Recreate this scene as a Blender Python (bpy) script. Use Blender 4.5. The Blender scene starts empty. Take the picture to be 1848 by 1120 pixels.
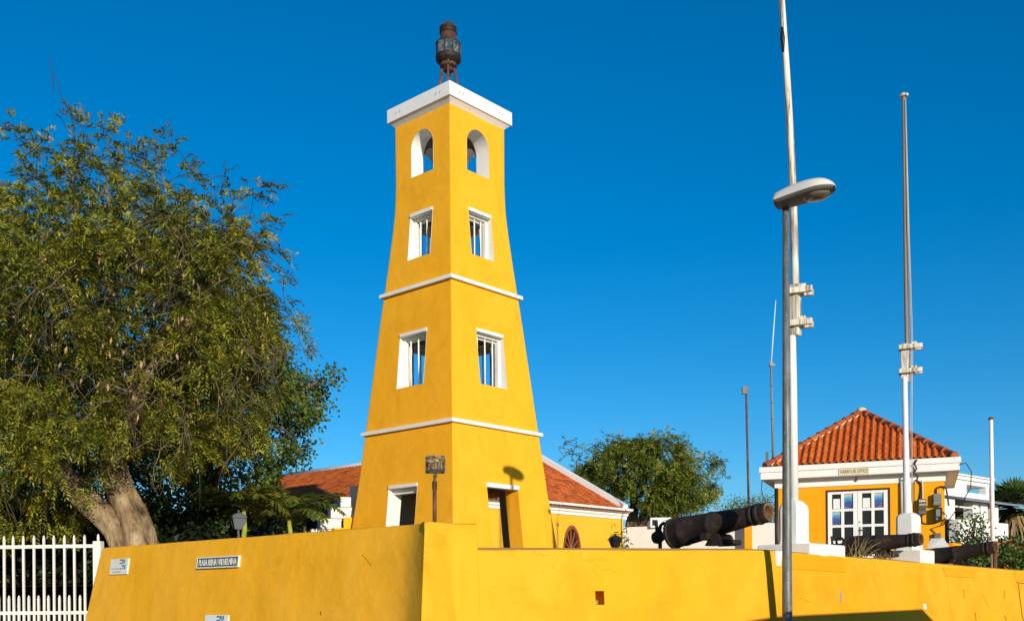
import bpy, bmesh, math, random
import numpy as np
from mathutils import Vector, Matrix, noise
random.seed(7); rng = np.random.default_rng(11)
V = Vector
scene = bpy.context.scene
COL = scene.collection
# ------------------------------------------------------------------ camera, light, exposure
EYE = 1.65; FPX = 1820.0; U0 = 924.0; V0 = 1070.0; ROLL = 0.0084
cam_d = bpy.data.cameras.new('camera'); cam = bpy.data.objects.new('camera', cam_d); COL.objects.link(cam)
cam.location = (0, 0, EYE); cam.rotation_euler = (math.radians(90), ROLL, 0)
cam_d.sensor_width = 36; cam_d.lens = FPX / 1848 * 36; cam_d.shift_y = (V0 - 560) / 1848
cam_d.clip_start = 0.1; cam_d.clip_end = 3000
scene.camera = cam
SUN_EL, SUN_AZ = math.radians(13.0), math.radians(21.0)   # azimuth: to the right of straight behind the camera
sun_dir = V((math.sin(SUN_AZ)*math.cos(SUN_EL), -math.cos(SUN_AZ)*math.cos(SUN_EL), math.sin(SUN_EL)))
world = bpy.data.worlds.new('World'); scene.world = world; world.use_nodes = True
wn = world.node_tree; wn.nodes.clear()
w_out = wn.nodes.new('ShaderNodeOutputWorld'); w_bg = wn.nodes.new('ShaderNodeBackground')
w_sky = wn.nodes.new('ShaderNodeTexSky'); w_sky.sky_type = 'NISHITA'; w_sky.sun_disc = False
w_sky.sun_elevation = SUN_EL; w_sky.sun_rotation = math.pi - SUN_AZ
w_sky.altitude = 0; w_sky.air_density = 1.0; w_sky.dust_density = 0.2; w_sky.ozone_density = 6.0
w_hs = wn.nodes.new('ShaderNodeHueSaturation'); w_hs.inputs['Saturation'].default_value = 1.19; w_hs.inputs['Hue'].default_value = 0.4942
w_bg.inputs['Strength'].default_value = 0.142
wn.links.new(w_sky.outputs[0], w_hs.inputs['Color']); wn.links.new(w_hs.outputs[0], w_bg.inputs['Color'])
wn.links.new(w_bg.outputs[0], w_out.inputs['Surface'])
sun_d = bpy.data.lights.new('sun', 'SUN'); sun = bpy.data.objects.new('sun', sun_d); COL.objects.link(sun)
sun_d.energy = 4.95; sun_d.angle = math.radians(0.53); sun_d.color = (1.0, 0.90, 0.74)
sun.rotation_euler = (-sun_dir).to_track_quat('-Z', 'Y').to_euler(); sun.location = (5, -20, 20)
vs = scene.view_settings; vs.view_transform = 'Standard'; vs.look = 'None'; vs.exposure = 0.0; vs.gamma = 1.0
vs.use_curve_mapping = False
scene.display_settings.display_device = 'sRGB'

# ------------------------------------------------------------------ helpers
def P(u, v, Y):
    """the point at depth Y (metres ahead of the camera) seen at photo pixel u, v"""
    x = (u - U0) / FPX * Y; z = (V0 - v) / FPX * Y
    c, s = math.cos(ROLL), math.sin(ROLL)
    return V((x*c + z*s, Y, -x*s + z*c + EYE))
def PZ(u, v, Y):
    p = P(u, v, Y); return p.z
class MB:
    def __init__(s): s.v = []; s.f = []
    def face(s, *pts):
        n = len(s.v); s.v += [tuple(p) for p in pts]; s.f.append(tuple(range(n, n+len(pts))))
    def add(s, vs_, fs):
        n = len(s.v); s.v += [tuple(p) for p in vs_]; s.f += [tuple(i+n for i in f) for f in fs]
    def box(s, c, h, ax=None, rz=0.0, taper=1.0):
        c = V(c)
        if ax is None:
            ca, sa = math.cos(rz), math.sin(rz); ax = (V((ca, sa, 0)), V((-sa, ca, 0)), V((0, 0, 1)))
        pts = []
        for k in (-1, 1):
            t = taper if k > 0 else 1.0
            for i, j in ((-1, -1), (1, -1), (1, 1), (-1, 1)):
                pts.append(c + ax[0]*h[0]*i*t + ax[1]*h[1]*j*t + ax[2]*h[2]*k)
        s.add(pts, [(3, 2, 1, 0), (4, 5, 6, 7), (0, 1, 5, 4), (1, 2, 6, 5), (2, 3, 7, 6), (3, 0, 4, 7)])
    def bbox(s, c, h, ax=None, rz=0.0, bev=0.01):
        """box with bevelled vertical and top edges"""
        c = V(c)
        if ax is None:
            ca, sa = math.cos(rz), math.sin(rz); ax = (V((ca, sa, 0)), V((-sa, ca, 0)), V((0, 0, 1)))
        loop = [(-h[0]+bev, -h[1]), (h[0]-bev, -h[1]), (h[0], -h[1]+bev), (h[0], h[1]-bev), (h[0]-bev, h[1]), (-h[0]+bev, h[1]), (-h[0], h[1]-bev), (-h[0], -h[1]+bev)]
        rings = []
        for zz, k in ((-h[2], bev), (-h[2]+bev, 0), (h[2]-bev, 0), (h[2], bev)):
            rings.append([c + ax[0]*(x*(1-k/max(h[0], 1e-6))) + ax[1]*(y*(1-k/max(h[1], 1e-6))) + ax[2]*zz for x, y in loop])
        s.rings(rings, caps=True)
    def rings(s, rings, caps=False, closed=True):
        n = len(s.v); m = len(rings[0])
        for r in rings: s.v += [tuple(p) for p in r]
        for i in range(len(rings)-1):
            for j in range(m if closed else m-1):
                a = n+i*m+j; b = n+i*m+(j+1) % m
                s.f.append((a, b, b+m, a+m))
        if caps:
            s.f.append(tuple(n+j for j in range(m))[::-1]); s.f.append(tuple(n+(len(rings)-1)*m+j for j in range(m)))
    def tube(s, pts, r, n=8, caps=True):
        pts = [V(p) for p in pts]; rr = r if hasattr(r, '__len__') else [r]*len(pts)
        rings = []; up = None
        for i, p in enumerate(pts):
            d = (pts[min(i+1, len(pts)-1)] - pts[max(i-1, 0)]).normalized()
            if up is None: up = d.orthogonal().normalized()
            up = (up - d*up.dot(d)); up = up.normalized() if up.length > 1e-5 else d.orthogonal().normalized()
            q = d.cross(up)
            rings.append([p + (up*math.cos(2*math.pi*k/n) + q*math.sin(2*math.pi*k/n))*rr[i] for k in range(n)])
        s.rings(rings, caps)
    def lathe(s, o, axis, prof, n=24, caps=True):
        o = V(o); a = V(axis).normalized(); u = a.orthogonal().normalized(); w = a.cross(u)
        s.rings([[o + a*t + (u*math.cos(2*math.pi*k/n) + w*math.sin(2*math.pi*k/n))*max(r, 1e-4) for k in range(n)] for t, r in prof], caps)
    def ball(s, c, r, n=10, sz=1.0):
        s.lathe(c, (0, 0, 1), [(-r*sz*math.cos(math.pi*i/n), r*math.sin(math.pi*i/n)) for i in range(n+1)], n*2 if n < 8 else 14, False)
    def grid(s, rows):
        n = len(s.v); m = len(rows[0])
        for r in rows: s.v += [tuple(p) for p in r]
        for i in range(len(rows)-1):
            for j in range(m-1):
                a = n+i*m+j; s.f.append((a, a+1, a+m+1, a+m))
LOC = {}
def tag(o, label=None, cat=None, group=None, kind=None):
    if label: o['label'] = label
    if cat: o['category'] = cat
    if group: o['group'] = group
    if kind: o['kind'] = kind
    return o
def thing(name, label, cat, loc, group=None):
    o = bpy.data.objects.new(name, None); COL.objects.link(o); o.location = V(loc); o.empty_display_size = 0.2
    LOC[o] = V(loc); return tag(o, label, cat, group)
def mesh_from(name, v, f, mat, smooth, origin):
    me = bpy.data.meshes.new(name)
    me.from_pydata([(p[0]-origin[0], p[1]-origin[1], p[2]-origin[2]) for p in v], [], f)
    if mat: me.materials.append(mat)
    if smooth:
        me.shade_smooth()
        if smooth is not True: me.set_sharp_from_angle(angle=math.radians(smooth))
    return me
def mk(name, mb, mat, parent=None, smooth=None, loc=None):
    if parent is not None: org = LOC[parent]
    elif loc is not None: org = V(loc)
    else:
        a = np.array(mb.v); org = V(((a[:, 0].min()+a[:, 0].max())/2, (a[:, 1].min()+a[:, 1].max())/2, a[:, 2].min()))
    o = bpy.data.objects.new(name, mesh_from(name, mb.v, mb.f, mat, smooth, org)); COL.objects.link(o)
    LOC[o] = org
    if parent is not None: o.parent = parent
    else: o.location = org
    return o
def solo(name, mb, mat, label, cat, group=None, smooth=None, kind=None, loc=None):
    return tag(mk(name, mb, mat, None, smooth, loc), label, cat, group, kind)
def inst(name, me, M, parent):
    """another object sharing mesh data, at world matrix M, under parent"""
    o = bpy.data.objects.new(name, me); COL.objects.link(o); o.parent = parent
    o.matrix_basis = Matrix.Translation(-LOC[parent]) @ M; LOC[o] = V(LOC[parent]); return o
def np_mesh(name, verts, quads, mat, parent=None, origin=(0, 0, 0), k=4):
    origin = V(LOC[parent]) if parent is not None else V(origin)
    me = bpy.data.meshes.new(name); nv = len(verts); nf = len(quads)
    me.vertices.add(nv); me.vertices.foreach_set('co', (verts - np.array(origin)).astype(np.float32).ravel())
    me.loops.add(nf*k); me.loops.foreach_set('vertex_index', quads.astype(np.int32).ravel())
    me.polygons.add(nf); me.polygons.foreach_set('loop_start', np.arange(0, nf*k, k, dtype=np.int32))
    me.polygons.foreach_set('loop_total', np.full(nf, k, dtype=np.int32))
    me.update(calc_edges=True)
    if mat: me.materials.append(mat)
    o = bpy.data.objects.new(name, me); COL.objects.link(o); LOC[o] = origin
    if parent is not None: o.parent = parent
    else: o.location = origin
    return o
def frame(o, x, y, z):
    M = Matrix.Identity(4)
    for i in range(3): M[i][0] = x[i]; M[i][1] = y[i]; M[i][2] = z[i]; M[i][3] = o[i]
    return M
# ------------------------------------------------------------------ materials
class NT:
    def __init__(s, name):
        s.m = bpy.data.materials.new(name); s.m.use_nodes = True; s.t = s.m.node_tree
        s.b = s.t.nodes['Principled BSDF']; s._pos = None
    def n(s, t, **k):
        x = s.t.nodes.new(t)
        for a, b in k.items(): setattr(x, a, b)
        return x
    def l(s, a, b): s.t.links.new(a, b)
    def pos(s):
        if s._pos is None: s._pos = s.n('ShaderNodeNewGeometry').outputs['Position']
        return s._pos
    def noise(s, scale, detail=4, rough=0.55, stretch=None, src=None, dist=0.0):
        x = s.n('ShaderNodeTexNoise'); x.inputs['Scale'].default_value = scale; x.inputs['Detail'].default_value = detail
        x.inputs['Roughness'].default_value = rough; x.inputs['Distortion'].default_value = dist
        src = src or s.pos()
        if stretch:
            m = s.n('ShaderNodeMapping'); m.inputs['Scale'].default_value = stretch; s.l(src, m.inputs['Vector']); src = m.outputs[0]
        s.l(src, x.inputs['Vector']); return x.outputs['Fac']
    def ramp(s, fac, stops):
        r = s.n('ShaderNodeValToRGB'); e = r.color_ramp.elements
        while len(e) < len(stops): e.new(0.5)
        for i, (p, c) in enumerate(stops):
            e[i].position = p; e[i].color = (*c, 1) if hasattr(c, '__len__') else (c, c, c, 1)
        s.l(fac, r.inputs[0]); return r.outputs[0]
    def mix(s, fac, a, b, mode='MIX'):
        m = s.n('ShaderNodeMix', data_type='RGBA', blend_type=mode)
        for sock, val in ((m.inputs[0], fac), (m.inputs[6], a), (m.inputs[7], b)):
            if hasattr(val, 'links') or hasattr(val, 'is_linked'): s.l(val, sock)
            elif hasattr(val, '__len__'): sock.default_value = (*val, 1)
            else: sock.default_value = val
        return m.outputs[2]
    def bump(s, h, strength=0.2, dist=0.01, prev=None):
        b = s.n('ShaderNodeBump'); b.inputs['Strength'].default_value = strength; b.inputs['Distance'].default_value = dist
        s.l(h, b.inputs['Height'])
        if prev: s.l(prev, b.inputs['Normal'])
        return b.outputs[0]
    def done(s, col=None, rough=0.7, normal=None, metal=0.0, spec=0.3):
        if col is not None:
            if hasattr(col, 'links') or hasattr(col, 'is_linked'): s.l(col, s.b.inputs['Base Color'])
            else: s.b.inputs['Base Color'].default_value = (*col, 1)
        if hasattr(rough, 'is_linked'): s.l(rough, s.b.inputs['Roughness'])
        else: s.b.inputs['Roughness'].default_value = rough
        s.b.inputs['Metallic'].default_value = metal
        s.b.inputs['Specular IOR Level'].default_value = spec
        if normal is not None: s.l(normal, s.b.inputs['Normal'])
        return s.m
def paint(name, c, var=0.12, rough=0.6, scale=2.0, bump=0.15, bdist=0.004, bscale=25, metal=0.0, spec=0.3):
    k = NT(name); f = k.noise(scale, 6)
    a = tuple(x*(1-var) for x in c); b = tuple(min(1, x*(1+var)) for x in c)
    col = k.ramp(f, [(0.3, a), (0.7, b)])
    return k.done(col, rough, k.bump(k.noise(bscale, 4), bump, bdist), metal, spec)
def plaster(name, base, worn, dirt, worn_lo=0.52, streak=0.5, rough=0.85, bumpy=0.35, dirt_amt=0.35, cracks=0.0, soft=0.0, mottle=0.35):
    k = NT(name)
    big = k.noise(0.55, 5, 0.6); fine = k.noise(5.5, 6, 0.65); mid = k.noise(1.7, 6, 0.62, dist=0.4)
    st = k.noise(1.0, 5, 0.6, stretch=(4.0, 4.0, 0.35)); st2 = k.noise(1.0, 4, 0.6, stretch=(16.0, 16.0, 0.9)); st3 = k.noise(1.0, 3, 0.6, stretch=(9.0, 9.0, 0.25))
    col = k.mix(k.ramp(big, [(0.35, 0.0), (worn_lo+0.2, 1.0)]), base, worn)
    d = tuple(b*0.8+w*0.2 for b, w in zip(base, worn)); dk = tuple(b*0.83 for b in base)
    col = k.mix(k.ramp(fine, [(0.35, 0.0), (0.75, 0.55)]), col, d)
    col = k.mix(k.ramp(mid, [(0.46, 0.0), (0.66, mottle)]), col, dk)
    s1 = k.ramp(st, [(0.5, 0.0), (0.78, streak)]); col = k.mix(s1, col, worn)
    s2 = k.ramp(st2, [(0.60, 0.0), (0.82, dirt_amt)]); col = k.mix(s2, col, dirt)
    pale = tuple(min(0.92, x*0.9+0.10) for x in worn); col = k.mix(k.ramp(st3, [(0.66, 0.0), (0.80, streak*0.55)]), col, pale)
    speck = k.noise(22, 3, 0.7); col = k.mix(k.ramp(speck, [(0.68, 0.0), (0.76, dirt_amt*0.7)]), col, dirt)
    if cracks:
        vo = k.n('ShaderNodeTexVoronoi', feature='DISTANCE_TO_EDGE'); vo.inputs['Scale'].default_value = 0.9
        ad = k.n('ShaderNodeVectorMath', operation='ADD'); nz = k.n('ShaderNodeTexNoise'); nz.inputs['Scale'].default_value = 2.5; nz.inputs['Detail'].default_value = 5; k.l(k.pos(), nz.inputs['Vector'])
        k.l(k.pos(), ad.inputs[0]); k.l(nz.outputs['Color'], ad.inputs[1]); k.l(ad.outputs[0], vo.inputs['Vector'])
        ln = k.ramp(vo.outputs['Distance'], [(0.0, 1.0), (0.007, 0.0)]); mk_ = k.ramp(k.noise(0.8, 2, 0.5), [(0.54, 0.0), (0.62, cracks)])
        pr = k.n('ShaderNodeMath', operation='MULTIPLY'); k.l(ln, pr.inputs[0]); k.l(mk_, pr.inputs[1]); col = k.mix(pr.outputs[0], col, tuple(x*0.6 for x in dirt))
    prev = None
    if soft:
        bv = k.n('ShaderNodeBevel'); bv.samples = 4; bv.inputs['Radius'].default_value = soft; prev = bv.outputs[0]
    nb = k.bump(k.noise(1.1, 3, 0.5), bumpy*0.8, 0.08, prev); nb = k.bump(k.noise(2.6, 5, 0.6), bumpy, 0.03, nb); nb = k.bump(k.noise(38, 4, 0.6), bumpy*0.6, 0.004, nb)
    return k.done(col, rough, nb, 0, 0.2)
YEL = (0.86, 0.44, 0.012)
M_TOWER = plaster('yellow_tower_plaster', (0.91, 0.415, 0.012), (0.91, 0.445, 0.030), (0.60, 0.29, 0.012), streak=0.45, bumpy=0.36, dirt_amt=0.22, soft=0.03, mottle=0.5)
M_WALL = plaster('yellow_wall_plaster', (0.90, 0.42, 0.009), (0.85, 0.44, 0.042), (0.46, 0.25, 0.03), streak=0.85, bumpy=0.45, dirt_amt=0.50, cracks=0.6, soft=0.02, mottle=0.6)
M_WALL2 = plaster('yellow_wall_plaster_fresh', (0.90, 0.378, 0.008), (0.87, 0.41, 0.026), (0.56, 0.27, 0.02), streak=0.5, bumpy=0.42, dirt_amt=0.32, cracks=0.6, soft=0.02, mottle=0.75)
M_PATCH = plaster('yellow_patch_plaster', (0.86, 0.345, 0.005), (0.86, 0.36, 0.008), (0.66, 0.32, 0.02), streak=0.3, bumpy=0.3, dirt_amt=0.12)
M_TOPSHADE_DIRT = plaster('wall_top_plaster', (0.62, 0.32, 0.05), (0.50, 0.30, 0.09), (0.25, 0.15, 0.06), streak=0.5, bumpy=0.5, dirt_amt=0.5)  # wall top darkened: low-sun shade put into the colour, along with dirt
M_OFFICE = plaster('yellow_office_plaster', (0.82, 0.345, 0.004), (0.82, 0.36, 0.008), (0.66, 0.30, 0.01), streak=0.25, bumpy=0.12, dirt_amt=0.10)
M_HOUSE = plaster('yellow_house_plaster', (0.86, 0.435, 0.02), (0.86, 0.46, 0.045), (0.66, 0.34, 0.03), streak=0.35, bumpy=0.2, dirt_amt=0.12)
M_WHITE = plaster('white_plaster', (0.80, 0.78, 0.73), (0.76, 0.73, 0.66), (0.40, 0.36, 0.28), streak=0.5, bumpy=0.3, dirt_amt=0.38, soft=0.012)
M_WHITE2 = plaster('white_gloss_paint', (0.82, 0.80, 0.76), (0.80, 0.77, 0.71), (0.45, 0.40, 0.31), streak=0.35, rough=0.55, bumpy=0.16, dirt_amt=0.28, soft=0.008)
M_OFFWHITE = plaster('old_white_wall', (0.76, 0.72, 0.64), (0.68, 0.63, 0.54), (0.30, 0.27, 0.21), streak=0.6, bumpy=0.3, dirt_amt=0.35)
M_INNER = plaster('bare_inner_plaster', (0.35, 0.30, 0.24), (0.28, 0.24, 0.19), (0.14, 0.12, 0.10), bumpy=0.4)
def rust(name, a=(0.030, 0.018, 0.012), b=(0.10, 0.040, 0.018), c=(0.22, 0.085, 0.035), rough=0.75, lo=0.40, hi=0.74, sc=3.5):
    k = NT(name); f = k.noise(sc, 9, 0.72, dist=0.3); g = k.noise(17, 6, 0.7)
    col = k.ramp(f, [(lo, a), ((lo+hi)/2, b), (hi, c)]); col = k.mix(k.ramp(g, [(0.5, 0.0), (0.7, 0.6)]), col, a)
    return k.done(col, rough, k.bump(g, 0.45, 0.008), 0.0, 0.35)
M_RUST = rust('rusted_iron'); M_CANNON = rust('cannon_iron', (0.010, 0.008, 0.008), (0.032, 0.019, 0.012), (0.13, 0.062, 0.028), 0.7, 0.34, 0.78, 7.0)
M_RUSTRED = rust('red_rust', (0.09, 0.035, 0.02), (0.17, 0.065, 0.035), (0.24, 0.12, 0.07), 0.8)
M_MUZZLE = rust('worn_sunlit_muzzle_rust', (0.06, 0.032, 0.018), (0.16, 0.085, 0.04), (0.30, 0.18, 0.08), 0.6)  # brassy worn rim; pale tone also paints the sunlit look inside the bore
M_FLOOD = rust('flaking_lamp_metal', (0.03, 0.018, 0.012), (0.20, 0.13, 0.06), (0.46, 0.37, 0.19), 0.8, 0.38, 0.60, 24.0)
def tilemat(name, a, b, c):
    k = NT(name); oi = k.n('ShaderNodeNewGeometry').outputs['Random Per Island']; ob = k.n('ShaderNodeObjectInfo').outputs['Random']
    ad = k.n('ShaderNodeMath', operation='ADD'); k.l(oi, ad.inputs[0]); k.l(ob, ad.inputs[1])
    fr = k.n('ShaderNodeMath', operation='FRACT'); k.l(ad.outputs[0], fr.inputs[0])
    col = k.ramp(fr.outputs[0], [(0.0, a), (0.55, b), (1.0, c)])
    col = k.mix(k.ramp(k.noise(14, 5), [(0.5, 0.0), (0.75, 0.55)]), col, tuple(x*0.55 for x in a))
    return k.done(col, 0.75, k.bump(k.noise(60, 3), 0.2, 0.003), 0, 0.25)
M_TILE = tilemat('terracotta_tile', (0.46, 0.085, 0.014), (0.56, 0.125, 0.018), (0.62, 0.16, 0.030))
M_TILE2 = tilemat('weathered_terracotta', (0.27, 0.055, 0.012), (0.42, 0.090, 0.016), (0.50, 0.13, 0.028))
M_RIDGE = tilemat('ridge_terracotta', (0.30, 0.07, 0.03), (0.42, 0.11, 0.04), (0.52, 0.16, 0.06))
M_MORTAR = paint('cream_mortar', (0.62, 0.48, 0.26), 0.25, 0.9, 8)
M_DECK = paint('dark_roof_deck', (0.08, 0.03, 0.02), 0.2, 0.9)
def galv(name):
    k = NT(name); f = k.noise(6, 6, 0.7, stretch=(3, 3, 0.6)); g = k.noise(60, 3, 0.6)
    col = k.ramp(f, [(0.35, (0.085, 0.095, 0.085)), (0.65, (0.20, 0.21, 0.20))]); col = k.mix(k.ramp(g, [(0.62, 0.0), (0.72, 0.7)]), col, (0.52, 0.52, 0.46))
    return k.done(col, 0.45, k.bump(g, 0.2, 0.003), 0.15, 0.4)
M_GALV = galv('galvanised_steel')
M_LAMPTOP = paint('lamp_shell_white', (0.62, 0.60, 0.54), 0.06, 0.45, 3, 0.05)
M_LAMPBOT = paint('lamp_shell_grey', (0.11, 0.105, 0.095), 0.1, 0.5, 3, 0.05)
def glass(name, c, rough=0.08, spec=0.6):
    k = NT(name); return k.done(c, rough, k.bump(k.noise(3, 2), 0.03, 0.01), 0.0, spec)
M_PANE = glass('dark_pane', (0.018, 0.017, 0.016), 0.06, 0.35)
M_BOWL = glass('lamp_bowl', (0.16, 0.14, 0.10), 0.12, 0.6)
def lensmat():
    k = NT('lantern_glass'); f = k.noise(9, 3, 0.6, dist=1.5)
    col = k.ramp(f, [(0.35, (0.02, 0.035, 0.035)), (0.55, (0.08, 0.12, 0.12)), (0.75, (0.26, 0.32, 0.30))])
    return k.done(col, 0.12, k.bump(f, 0.3, 0.01), 0, 0.6)
M_LENS = lensmat()
M_WOODMAST = plaster('old_white_mast', (0.66, 0.61, 0.50), (0.50, 0.43, 0.32), (0.16, 0.13, 0.10), streak=0.8, bumpy=0.4, dirt_amt=0.75)
def peeling(name, a, b, c):
    k = NT(name); f = k.noise(1.0, 6, 0.65, stretch=(26, 26, 1.3), dist=0.3); g = k.noise(1.0, 4, 0.6, stretch=(7, 7, 2.0))
    col = k.ramp(f, [(0.40, a), (0.50, b), (0.60, c)]); col = k.mix(k.ramp(g, [(0.52, 0.0), (0.66, 0.75)]), col, a)
    return k.done(col, 0.8, k.bump(f, 0.5, 0.01), 0, 0.2)
M_WOODMAST = peeling('peeling_white_mast', (0.78, 0.73, 0.62), (0.62, 0.54, 0.42), (0.24, 0.19, 0.14))
M_GREYMAST = plaster('bare_grey_mast', (0.24, 0.20, 0.16), (0.34, 0.29, 0.23), (0.10, 0.085, 0.07), streak=0.6, bumpy=0.4, dirt_amt=0.5)
M_WHITEPOLE = paint('white_pole_paint', (0.80, 0.78, 0.74), 0.05, 0.4, 4, 0.1)
M_FENCE = paint('white_fence_paint', (0.78, 0.75, 0.68), 0.06, 0.5, 6, 0.15)
M_BROWN = paint('brown_frame_paint', (0.06, 0.018, 0.012), 0.1, 0.6)
M_REDWOOD = paint('red_brown_shutter', (0.26, 0.075, 0.025), 0.2, 0.6, 6)
M_GREY = paint('grey_plastic', (0.20, 0.20, 0.18), 0.08, 0.5)
M_GREY2 = paint('grey_box', (0.13, 0.125, 0.11), 0.1, 0.5)
M_BLACK = paint('black_metal', (0.018, 0.018, 0.018), 0.2, 0.5)
M_DARKGREEN = paint('dark_green_post', (0.018, 0.032, 0.034), 0.2, 0.5)
M_LIGHTGREY = paint('pale_grey_lamp', (0.11, 0.125, 0.135), 0.1, 0.5)
M_CABLE = paint('brown_cable', (0.05, 0.03, 0.02), 0.1, 0.6)
M_WCABLE = paint('pale_cable', (0.55, 0.50, 0.40), 0.1, 0.6)
M_PAPER = paint('white_paper', (0.72, 0.72, 0.70), 0.03, 0.8)
M_SIGNBLUE = paint('faded_navy_enamel', (0.045, 0.085, 0.115), 0.15, 0.5, 12)
M_LETTER = paint('cream_letters', (0.70, 0.68, 0.58), 0.08, 0.6, 20)
M_SIGNWHITE = paint('white_sign_face', (0.74, 0.72, 0.66), 0.05, 0.5)
M_LOGO = paint('logo_blue', (0.02, 0.17, 0.28), 0.2, 0.5, 30)
M_INK = paint('grey_ink', (0.32, 0.28, 0.20), 0.1, 0.7)
M_BOARD = paint('cream_board', (0.70, 0.62, 0.40), 0.12, 0.7, 6)
M_OLDINK = paint('olive_worn_letters', (0.17, 0.15, 0.05), 0.35, 0.8, 14)
M_CRACK = paint('dark_crack', (0.24, 0.12, 0.022), 0.3, 0.9)
M_STONE = paint('grey_stone', (0.36, 0.32, 0.24), 0.25, 0.9, 10)
M_GROUND = paint('sandy_ground', (0.30, 0.25, 0.18), 0.2, 0.95, 1.0)
M_PAVE = paint('bounce_paving', (0.40, 0.31, 0.21), 0.15, 0.9, 3.0)  # pale warm tone chosen to bounce light into the shaded walls
M_SLATE = paint('grey_sheet_roof', (0.20, 0.22, 0.24), 0.15, 0.7)
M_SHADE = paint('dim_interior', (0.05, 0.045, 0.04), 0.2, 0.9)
M_YPALM = paint('yellow_green_palm_stem', (0.30, 0.32, 0.03), 0.2, 0.6, 5)
def bark(name, a, b, c):
    k = NT(name); f = k.noise(4, 8, 0.65, stretch=(1, 1, 0.45), dist=0.5); g = k.noise(16, 7, 0.75, stretch=(1.6, 1.6, 0.35))
    col = k.ramp(f, [(0.34, a), (0.5, b), (0.68, c)]); col = k.mix(k.ramp(g, [(0.52, 0.0), (0.68, 0.7)]), col, a)
    return k.done(col, 0.9, k.bump(g, 1.0, 0.05), 0, 0.15)
M_BARK = bark('tan_bark', (0.075, 0.050, 0.030), (0.33, 0.235, 0.13), (0.56, 0.42, 0.24))
M_TWIG = bark('grey_twig', (0.10, 0.075, 0.05), (0.19, 0.145, 0.095), (0.30, 0.23, 0.15))
M_TWIG2 = bark('dark_twig', (0.035, 0.026, 0.018), (0.07, 0.05, 0.035), (0.13, 0.10, 0.07))
M_BARK2 = bark('brown_bark', (0.07, 0.05, 0.03), (0.20, 0.13, 0.07), (0.32, 0.22, 0.12))
def leafmat(name, stops, trans=0.25, clump=0.9, cstops=None):
    k = NT(name); isl = k.n('ShaderNodeNewGeometry').outputs['Random Per Island']
    cl = k.noise(clump, 3, 0.6); a = k.n('ShaderNodeMath', operation='MULTIPLY'); a.inputs[1].default_value = 0.45; k.l(isl, a.inputs[0])
    b = k.n('ShaderNodeMath', operation='MULTIPLY_ADD'); b.inputs[1].default_value = 0.9; k.l(cl, b.inputs[0]); k.l(a.outputs[0], b.inputs[2])
    s = k.n('ShaderNodeMath', operation='SUBTRACT'); s.inputs[1].default_value = 0.18; k.l(b.outputs[0], s.inputs[0])
    col = k.ramp(s.outputs[0], stops)
    k.done(col, 0.5, None, 0, 0.3)
    tr = k.n('ShaderNodeBsdfTranslucent'); k.l(col, tr.inputs['Color'])
    mx = k.n('ShaderNodeMixShader'); mx.inputs[0].default_value = trans
    k.l(k.b.outputs[0], mx.inputs[1]); k.l(tr.outputs[0], mx.inputs[2])
    k.l(mx.outputs[0], k.t.nodes['Material Output'].inputs['Surface']); return k.m
M_LEAF = leafmat('feathery_leaf', [(0.14, (0.034, 0.058, 0.009)), (0.37, (0.100, 0.135, 0.016)), (0.56, (0.235, 0.242, 0.023)), (0.80, (0.48, 0.41, 0.034))])
M_LEAF2 = leafmat('broad_leaf', [(0.15, (0.028, 0.058, 0.012)), (0.5, (0.070, 0.120, 0.018)), (0.85, (0.17, 0.20, 0.026))])
M_LEAF3 = leafmat('far_tree_leaf', [(0.15, (0.045, 0.080, 0.012)), (0.5, (0.165, 0.21, 0.022)), (0.85, (0.40, 0.37, 0.04))], clump=0.6)
M_HEDGE = leafmat('dark_hedge_leaf', [(0.15, (0.006, 0.011, 0.004)), (0.6, (0.012, 0.022, 0.006)), (0.9, (0.030, 0.040, 0.009))], 0.12)  # leaf colour set near black to carry the hedge's darkness
M_PALM = leafmat('palm_leaf', [(0.15, (0.03, 0.06, 0.008)), (0.5, (0.09, 0.125, 0.014)), (0.85, (0.30, 0.25, 0.02))])
M_FAN = leafmat('fan_palm_leaf', [(0.15, (0.020, 0.042, 0.010)), (0.5, (0.045, 0.080, 0.014)), (0.85, (0.09, 0.13, 0.02))])
M_DRYFROND = leafmat('dry_frond', [(0.15, (0.14, 0.085, 0.035)), (0.5, (0.24, 0.16, 0.07)), (0.85, (0.38, 0.27, 0.13))], 0.1)
M_DRYGRASS = leafmat('dry_grass', [(0.15, (0.22, 0.15, 0.06)), (0.5, (0.34, 0.25, 0.10)), (0.85, (0.46, 0.36, 0.17))], 0.1)
M_BLOSSOM = paint('orange_blossom', (0.60, 0.09, 0.015), 0.2, 0.6)
M_POD = paint('tan_seed_pod', (0.36, 0.23, 0.11), 0.25, 0.8)

# ------------------------------------------------------------------ ground
g = MB(); g.face((-600, -300, 0), (600, -300, 0), (600, 1500, 0), (-600, 1500, 0))
tag(mk('ground', g, M_GROUND, loc=(0, 0, 0)), kind='structure')
g = MB(); g.face((-14, -12, 0.004), (26, -12, 0.004), (26, 9.6, 0.004), (-14, 9.6, 0.004))
tag(mk('bounce_square', g, M_PAVE, loc=(0, 0, 0)), kind='structure')  # unseen paving, added for its warm bounce light
FLOOR = EYE + 0.22
PHI = 0.0575
EX = V((math.cos(PHI), math.sin(PHI), 0)); EY = V((-math.sin(PHI), math.cos(PHI), 0)); UP = V((0, 0, 1))
RD = (EX + EY).normalized(); LD = (EY - EX).normalized()      # along the tower's sunlit face / along its shaded face
B_ = V((3.24, 12.74, 0)); WR = V((0.673, 0.739, 0)).normalized(); WO = V((WR.y, -WR.x, 0))
E_END = V((-6.84, 16.85, 0))
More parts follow.
